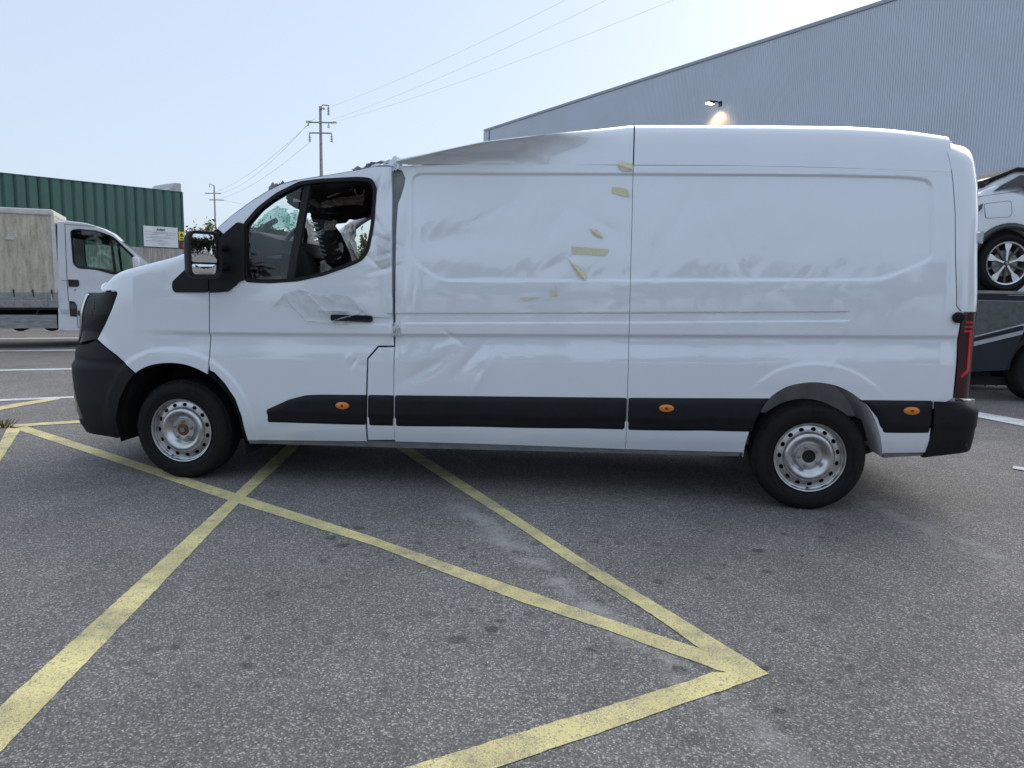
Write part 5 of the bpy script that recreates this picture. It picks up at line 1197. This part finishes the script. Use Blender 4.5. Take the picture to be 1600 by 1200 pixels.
# box body
bx1 = T(85, 400)[0]; bx0 = bx1-4.4; tz0, tz1 = T(85, 457)[1], T(85, 327.5)[1]
u_, v_ = np.meshgrid(np.linspace(bx0, bx1, 60), np.linspace(0, 1, 16)); P = np.zeros((16, 60, 3)); P[:, :, 0] = u_; P[:, :, 2] = tz0+(tz1-tz0-.10)*v_
P[:, :, 1] = .02-.018*np.sin(v_*PI)+.008*np.sin(u_*5+v_*2)+.004*np.sin(u_*17); tp_ = MB().grid(P); Q = P.copy(); Q[:, :, 1] = TW-.02+(.02-P[:, :, 1]); tp_.grid(Q)
tp_.add([(bx1, .02, tz0), (bx1, TW-.02, tz0), (bx1, TW-.02, tz1-.1), (bx1, .02, tz1-.1)], [(0, 1, 2, 3)]).build('tarpaulin', 'tarp', truck, True, 60)
MB().box((bx0, -.012, tz1-.11), (bx1+.01, TW+.012, tz1), .02).build('tarpaulin_roof', 'tarp_top', truck)
MB().prism([(bx1-.03, tz0), (bx1+.01, tz0), (bx1+.05, tz0+.2), (bx1+.03, tz1-.05), (bx1-.02, tz1-.05)], -.004, .05).build('tarpaulin_corner', 'tarp_top', truck)
decal('sticker', [(9, 369), (23, 369), (23, 374.5), (9, 374)], 'tarp_top', -.02)
for k in range(7):
    x = bx1-.08-.31*k; MB().box((x-.012, -.014, tz0-.02), (x+.012, .0, tz0+.05)).build('tie_eyelet', 'dark', truck); MB().tube([(x, -.01, tz0+.02), (x+.01, -.012, tz0-.09)], .006, 5).build('tie_cord', 'dark', truck)
z = lambda py: T(50, py)[1]
MB().box((bx0, .0, z(469)), (bx1+.02, .05, z(457.5)), .004).build('side_board', 'alu', truck); MB().box((bx0, -.012, z(480.5)), (bx1+.02, .04, z(470)), .004).build('side_board', 'rusty_grey', truck)
a0 = T(69, 458)[0]; MB().box((a0, -.03, z(478)), (a0+.05, .0, z(457)), .006).build('board_latch', 'rusty_grey', truck); MB().tube([(a0+.12, -.02, z(459)), (a0+.12, -.025, z(470))], .012, 6).build('board_latch', 'galv', truck)
MB().box((bx0, .0, z(484)), (bx1, TW, z(478)), 0).build('bed_floor', 'dark', truck); MB().box((bx0, .45, z(500)), (xb+.3, .60, z(480))).build('chassis_rail', 'dark', truck); MB().box((bx0, TW-.6, z(500)), (xb+.3, TW-.45, z(480))).build('chassis_rail', 'dark', truck)
for k in range(6): x = bx1-.3-.7*k; MB().tube([(x, .1, z(479)), (x-.12, .45, z(492))], .015, 5).build('floor_brace', 'galv', truck)
MB().box((bx0+1.6, .02, z(503)), (xb-.02, .05, z(492))).build('side_guard', 'alu', truck); MB().box((bx0+1.6, .0, z(513)), (xb-.02, .04, z(503.5))).build('side_guard', 'alu', truck)
for px, r in ((25, .16), (76, .19)):
    x = T(px, 505)[0]; MB().lathe([(0, -.3), (r, -.3), (r, .3), (0, .3)], 20, (x, .7, z(518)+r-.02)).build('fuel_tank', 'dark', truck, False, 40)
MB().box((xb-.02, .06, z(506)), (xb+1.1, TW-.06, z(498))).build('cab_floor', 'dark', truck)
for x, w in ((arch_x, .22), (bx0+1.0, .22)):
    simple_wheel(truck, x, .03, .34, .34, w, .21); simple_wheel(truck, x, TW-.03, .34, .34, w, .21, flip=-1)
MB().box((cabO[12][0]+.0, .05, .3), (cabO[12][0]+.14, TW-.05, .6), .04).build('front_bumper', 'dash', truck)

# ------------------------------------------------------------------ flatbed recovery truck with a white car on it, at the right
FA = YAW+.02; fa = atD(1575, HOR(1575), 9.5); F = Frame(fa, FA); tow = empty('recovery_truck', (fa[0], fa[1], 0), FA)
tag(tow, 'dark navy flatbed recovery truck with a silver stripe behind the van tail', 'truck')
BW = 2.3; x0 = F(1480, 460)[0]-.6; x1 = x0+6.2
zd1 = F(1575, 456)[1]; zf = lambda py, px=1575: F(px, py)[1]
MB().box((x0, 0, zf(461)), (x1, BW, zd1), .006).build('deck', 'bedgrey', tow)
MB().box((x0, -.012, zf(459)), (x1, 0.0, zd1+.01), .003).build('deck_rail', 'alu', tow)
MB().box((x0+.02, .015, zf(470)), (x1, .06, zf(461.5))).build('side_beam', 'navy', tow)
MB().prism([(x0+.03, zf(527)), (x0+.03, zf(470.5)), (x1-.3, zf(470.5)), (x1-.3, zf(470.5)-.15), F(1600, 506), F(1520, 526)], .01, .05).build('side_panel', 'bedgrey', tow)
MB().prism([(x0+.03, F(1520, 529)[1]-.01), F(1520, 529), F(1600, 509), F(1598, 523), F(1570, 578.5), F(1510, 581), (x0+.03, zf(583))], .0, .04).build('skirt', 'navy', tow)
MB().prism([(x0+.05, F(1520, 540)[1]-.03), F(1520, 534.5), F(1600, 515.5), F(1597, 522.5), F(1520, 541), (x0+.05, F(1520, 547)[1]-.03)], -.005, .0).build('stripe', 'stripe', tow)
MB().box((x0+.2, .55, zf(595)), (x1+1.8, .70, zf(575))).build('chassis_rail', 'dark', tow); MB().box((x0+.2, BW-.7, zf(595)), (x1+1.8, BW-.55, zf(575))).build('chassis_rail', 'dark', tow)
wx = F(1640, 560)[0]
for yy, fl in ((.05, 1), (BW-.05, -1)):
    simple_wheel(tow, wx, yy, .40, .40, .26, .24, flip=fl); simple_wheel(tow, x1+1.1, yy, .40, .40, .26, .24, flip=fl)
MB().prism([(wx+.56*math.cos(a), .42+.52*math.sin(a)) for a in np.linspace(PI, 0, 14)]+[(wx+.50*math.cos(a), .42+.46*math.sin(a)) for a in np.linspace(0, PI, 14)], .02, .34).build('mudguard', 'dark', tow)
MB().tube([(wx, .3, .40), (wx, BW-.3, .40)], .09, 10).build('axle', 'dark', tow)
a = F(1563, 594); MB().lathe([(0, 0), (.09, 0), (.10, .03), (.10, .25), (0, .25)], 16, (a[0], .3, a[1])).build('spring_brake', 'dark', tow, False, 40)
MB().tube([(F(1520, 600)[0], .35, zf(600)), (a[0], .35, a[1]), (a[0]+.35, .35, a[1]-.08)], .035, 8).build('torque_rod', 'dark', tow)
MB().box((x0+.3, .25, zf(606)), (wx-.35, .6, zf(592))).build('tool_tray', 'dark', tow)
for k in range(5): q = F(1545+k*9, 600+3*(k % 2)); MB().tube([(q[0], .28, q[1]+.06), (q[0]+.05, .26, q[1]-.03), (q[0]+.12, .28, q[1]+.05)], .012, 6).build('air_hose', 'dark', tow)
# cab beyond the frame
cx0 = x1+.15; cp = [(cx0, .5), (cx0, 2.3), (cx0+.3, 2.45), (cx0+1.3, 2.4), (cx0+1.75, 1.5), (cx0+1.95, 1.3), (cx0+2.0, .5)]
plate(cp, [[(cx0+.5, 1.45), (cx0+1.6, 1.45), (cx0+1.25, 2.15), (cx0+.5, 2.15)]], 0, .05).build('cab_side', 'navy', tow); plate(cp, [[(cx0+.5, 1.45), (cx0+1.6, 1.45), (cx0+1.25, 2.15), (cx0+.5, 2.15)]], BW-.05, BW).build('cab_side', 'navy', tow)
MB().grid(np.array([[(x, .0, z_), (x, BW, z_)] for x, z_ in cp])).build('cab_shell', 'navy', tow)
MB().prism([(cx0+.5, 1.45), (cx0+1.6, 1.45), (cx0+1.25, 2.15), (cx0+.5, 2.15)], .02, .03).build('window_glass', 'tint', tow)
# --- white car standing on the deck
SA = atD(1575, 410, 9.62); suv = empty('white_car', (SA[0], SA[1], zd1), FA); tag(suv, 'white car with alloy wheels and black roof loaded on the recovery truck', 'car')
Fs = Frame(SA, FA); CWD = 1.84; so_ = lambda px, py: (Fs(px, py)[0]-0., Fs(px, py)[1]-zd1)
RW = .365; WB = 2.74
def archpts(cx, r, a0, a1, n=16): return [(cx+r*math.cos(a), RW+.01+r*math.sin(a)) for a in np.linspace(a0, a1, n)]
body = [(-.86, .42), (-.93, .60), (-.90, .82), (-.80, .98), so_(1530, 306), so_(1545, 294), so_(1560, 287), (.5, 1.13), (1.5, 1.10), (2.15, 1.06), (2.6, .98), (3.2, .90), (3.48, .78), (3.55, .55), (3.5, .28), (WB+.48, .26)]+archpts(WB, .44, -.1, PI+.1)+[(WB-.5, .24), (.5, .24)]+archpts(0, .44, -.1, PI+.1)+[(-.5, .30), (-.78, .33)]
def taper(c):
    f = 1.0; k = max(0., (-.45-c.x)/.5); k2 = max(0., (c.x-2.9)/.65); k3 = max(0, (c.z-.85)/.5)
    yy = c.y-CWD/2; return Vector((c.x, CWD/2+yy*(1-.16*k*k-.18*k2*k2-.07*k3), c.z))
MB().prism(body, 0, CWD, .05, 3, taper).build('body', 'suv', suv, False, 35)
gh = [so_(1531, 305), so_(1552, 289), so_(1575, 274), so_(1600, 262), (.55, 1.545), (1.1, 1.56), (1.55, 1.52), (2.0, 1.32), (2.35, 1.06), (1.5, 1.08), (.4, 1.10)]
def taper2(c):
    k = max(0, (c.z-1.05)/.5); yy = c.y-CWD/2; return Vector((c.x, CWD/2+yy*(1-.14*k-.03), c.z))
MB().prism(gh, .02, CWD-.02, .04, 3, taper2).build('pillar_frame', 'suv', suv, False, 35)
rf_ = [so_(1549, 279), so_(1575, 269), so_(1600, 258.5), (.55, 1.575), (1.1, 1.59), (1.55, 1.55), (1.5, 1.52), (1.1, 1.55), (.55, 1.535), so_(1600, 264), so_(1577, 275), so_(1552, 281)]
MB().prism(rf_, .12, CWD-.12, .01, 2).build('roof', 'black', suv, False, 35)
MB().prism([so_(1546, 279.5), so_(1562, 274), so_(1566, 277), so_(1552, 290), so_(1549, 290)], .16, CWD-.16, .008).build('spoiler', 'gloss', suv, False, 35)
dw = [so_(1556, 298), so_(1570, 288), so_(1590, 278), so_(1600, 272.5), (.8, 1.46), (1.4, 1.44), (1.85, 1.25), (2.05, 1.12), (1.2, 1.14), (.4, 1.16), so_(1600, 290)]
for yy in (.005, CWD-.035): MB().prism(dw, yy, yy+.03, 0, 2, lambda c: Vector((c.x, taper2(c).y if False else (c.y+.075*max(0, (c.z-1.1)/.5)*(1 if c.y < .9 else -1)), c.z))).build('side_window', 'tint', suv)
for cx in (0., WB):
    for yy in (-.012, CWD-.03):
        MB().prism(archpts(cx, .50, -.05, PI+.05, 20)+archpts(cx, .43, PI+.05, -.05, 20), yy, yy+.042, .006).build('arch_trim', 'gloss', suv, False, 35)
    MB().lathe([(0, .0), (.43, .0), (.43, .35)], 32, (cx, .12, RW)).build('wheel_well', 'dark', suv)
    simple_wheel(suv, cx, .005, RW, RW, .22, .27, spokes=5); simple_wheel(suv, cx, CWD-.005, RW, RW, .22, .27, spokes=5, flip=-1)
fl = roundpoly([so_(1540, 318), so_(1583, 313), so_(1583, 334), so_(1578, 339), so_(1541, 341)], .03)
plate(offpoly(fl, -.002), [offpoly(fl, .002)], -.002, .03).move(lambda v: (v[0], v[1]+.0644*max(0, (v[2]-.85)/.5)*1.0, v[2])).build('fuel_flap_gap', 'seam', suv)
MB().prism([so_(1529, 322), so_(1536, 318), so_(1534, 326), so_(1529, 331)], -.004, .1).build('tail_lamp', 'gloss', suv)
MB().prism([so_(1528, 307.5), so_(1560, 303), so_(1602, 297), so_(1602, 296.5), so_(1560, 302.5), so_(1528, 307)], -.002, .03, 0, 2, lambda c: Vector((c.x, c.y+.0644*max(0, (c.z-.85)/.5), c.z))).build('shoulder_crease', 'seam', suv)
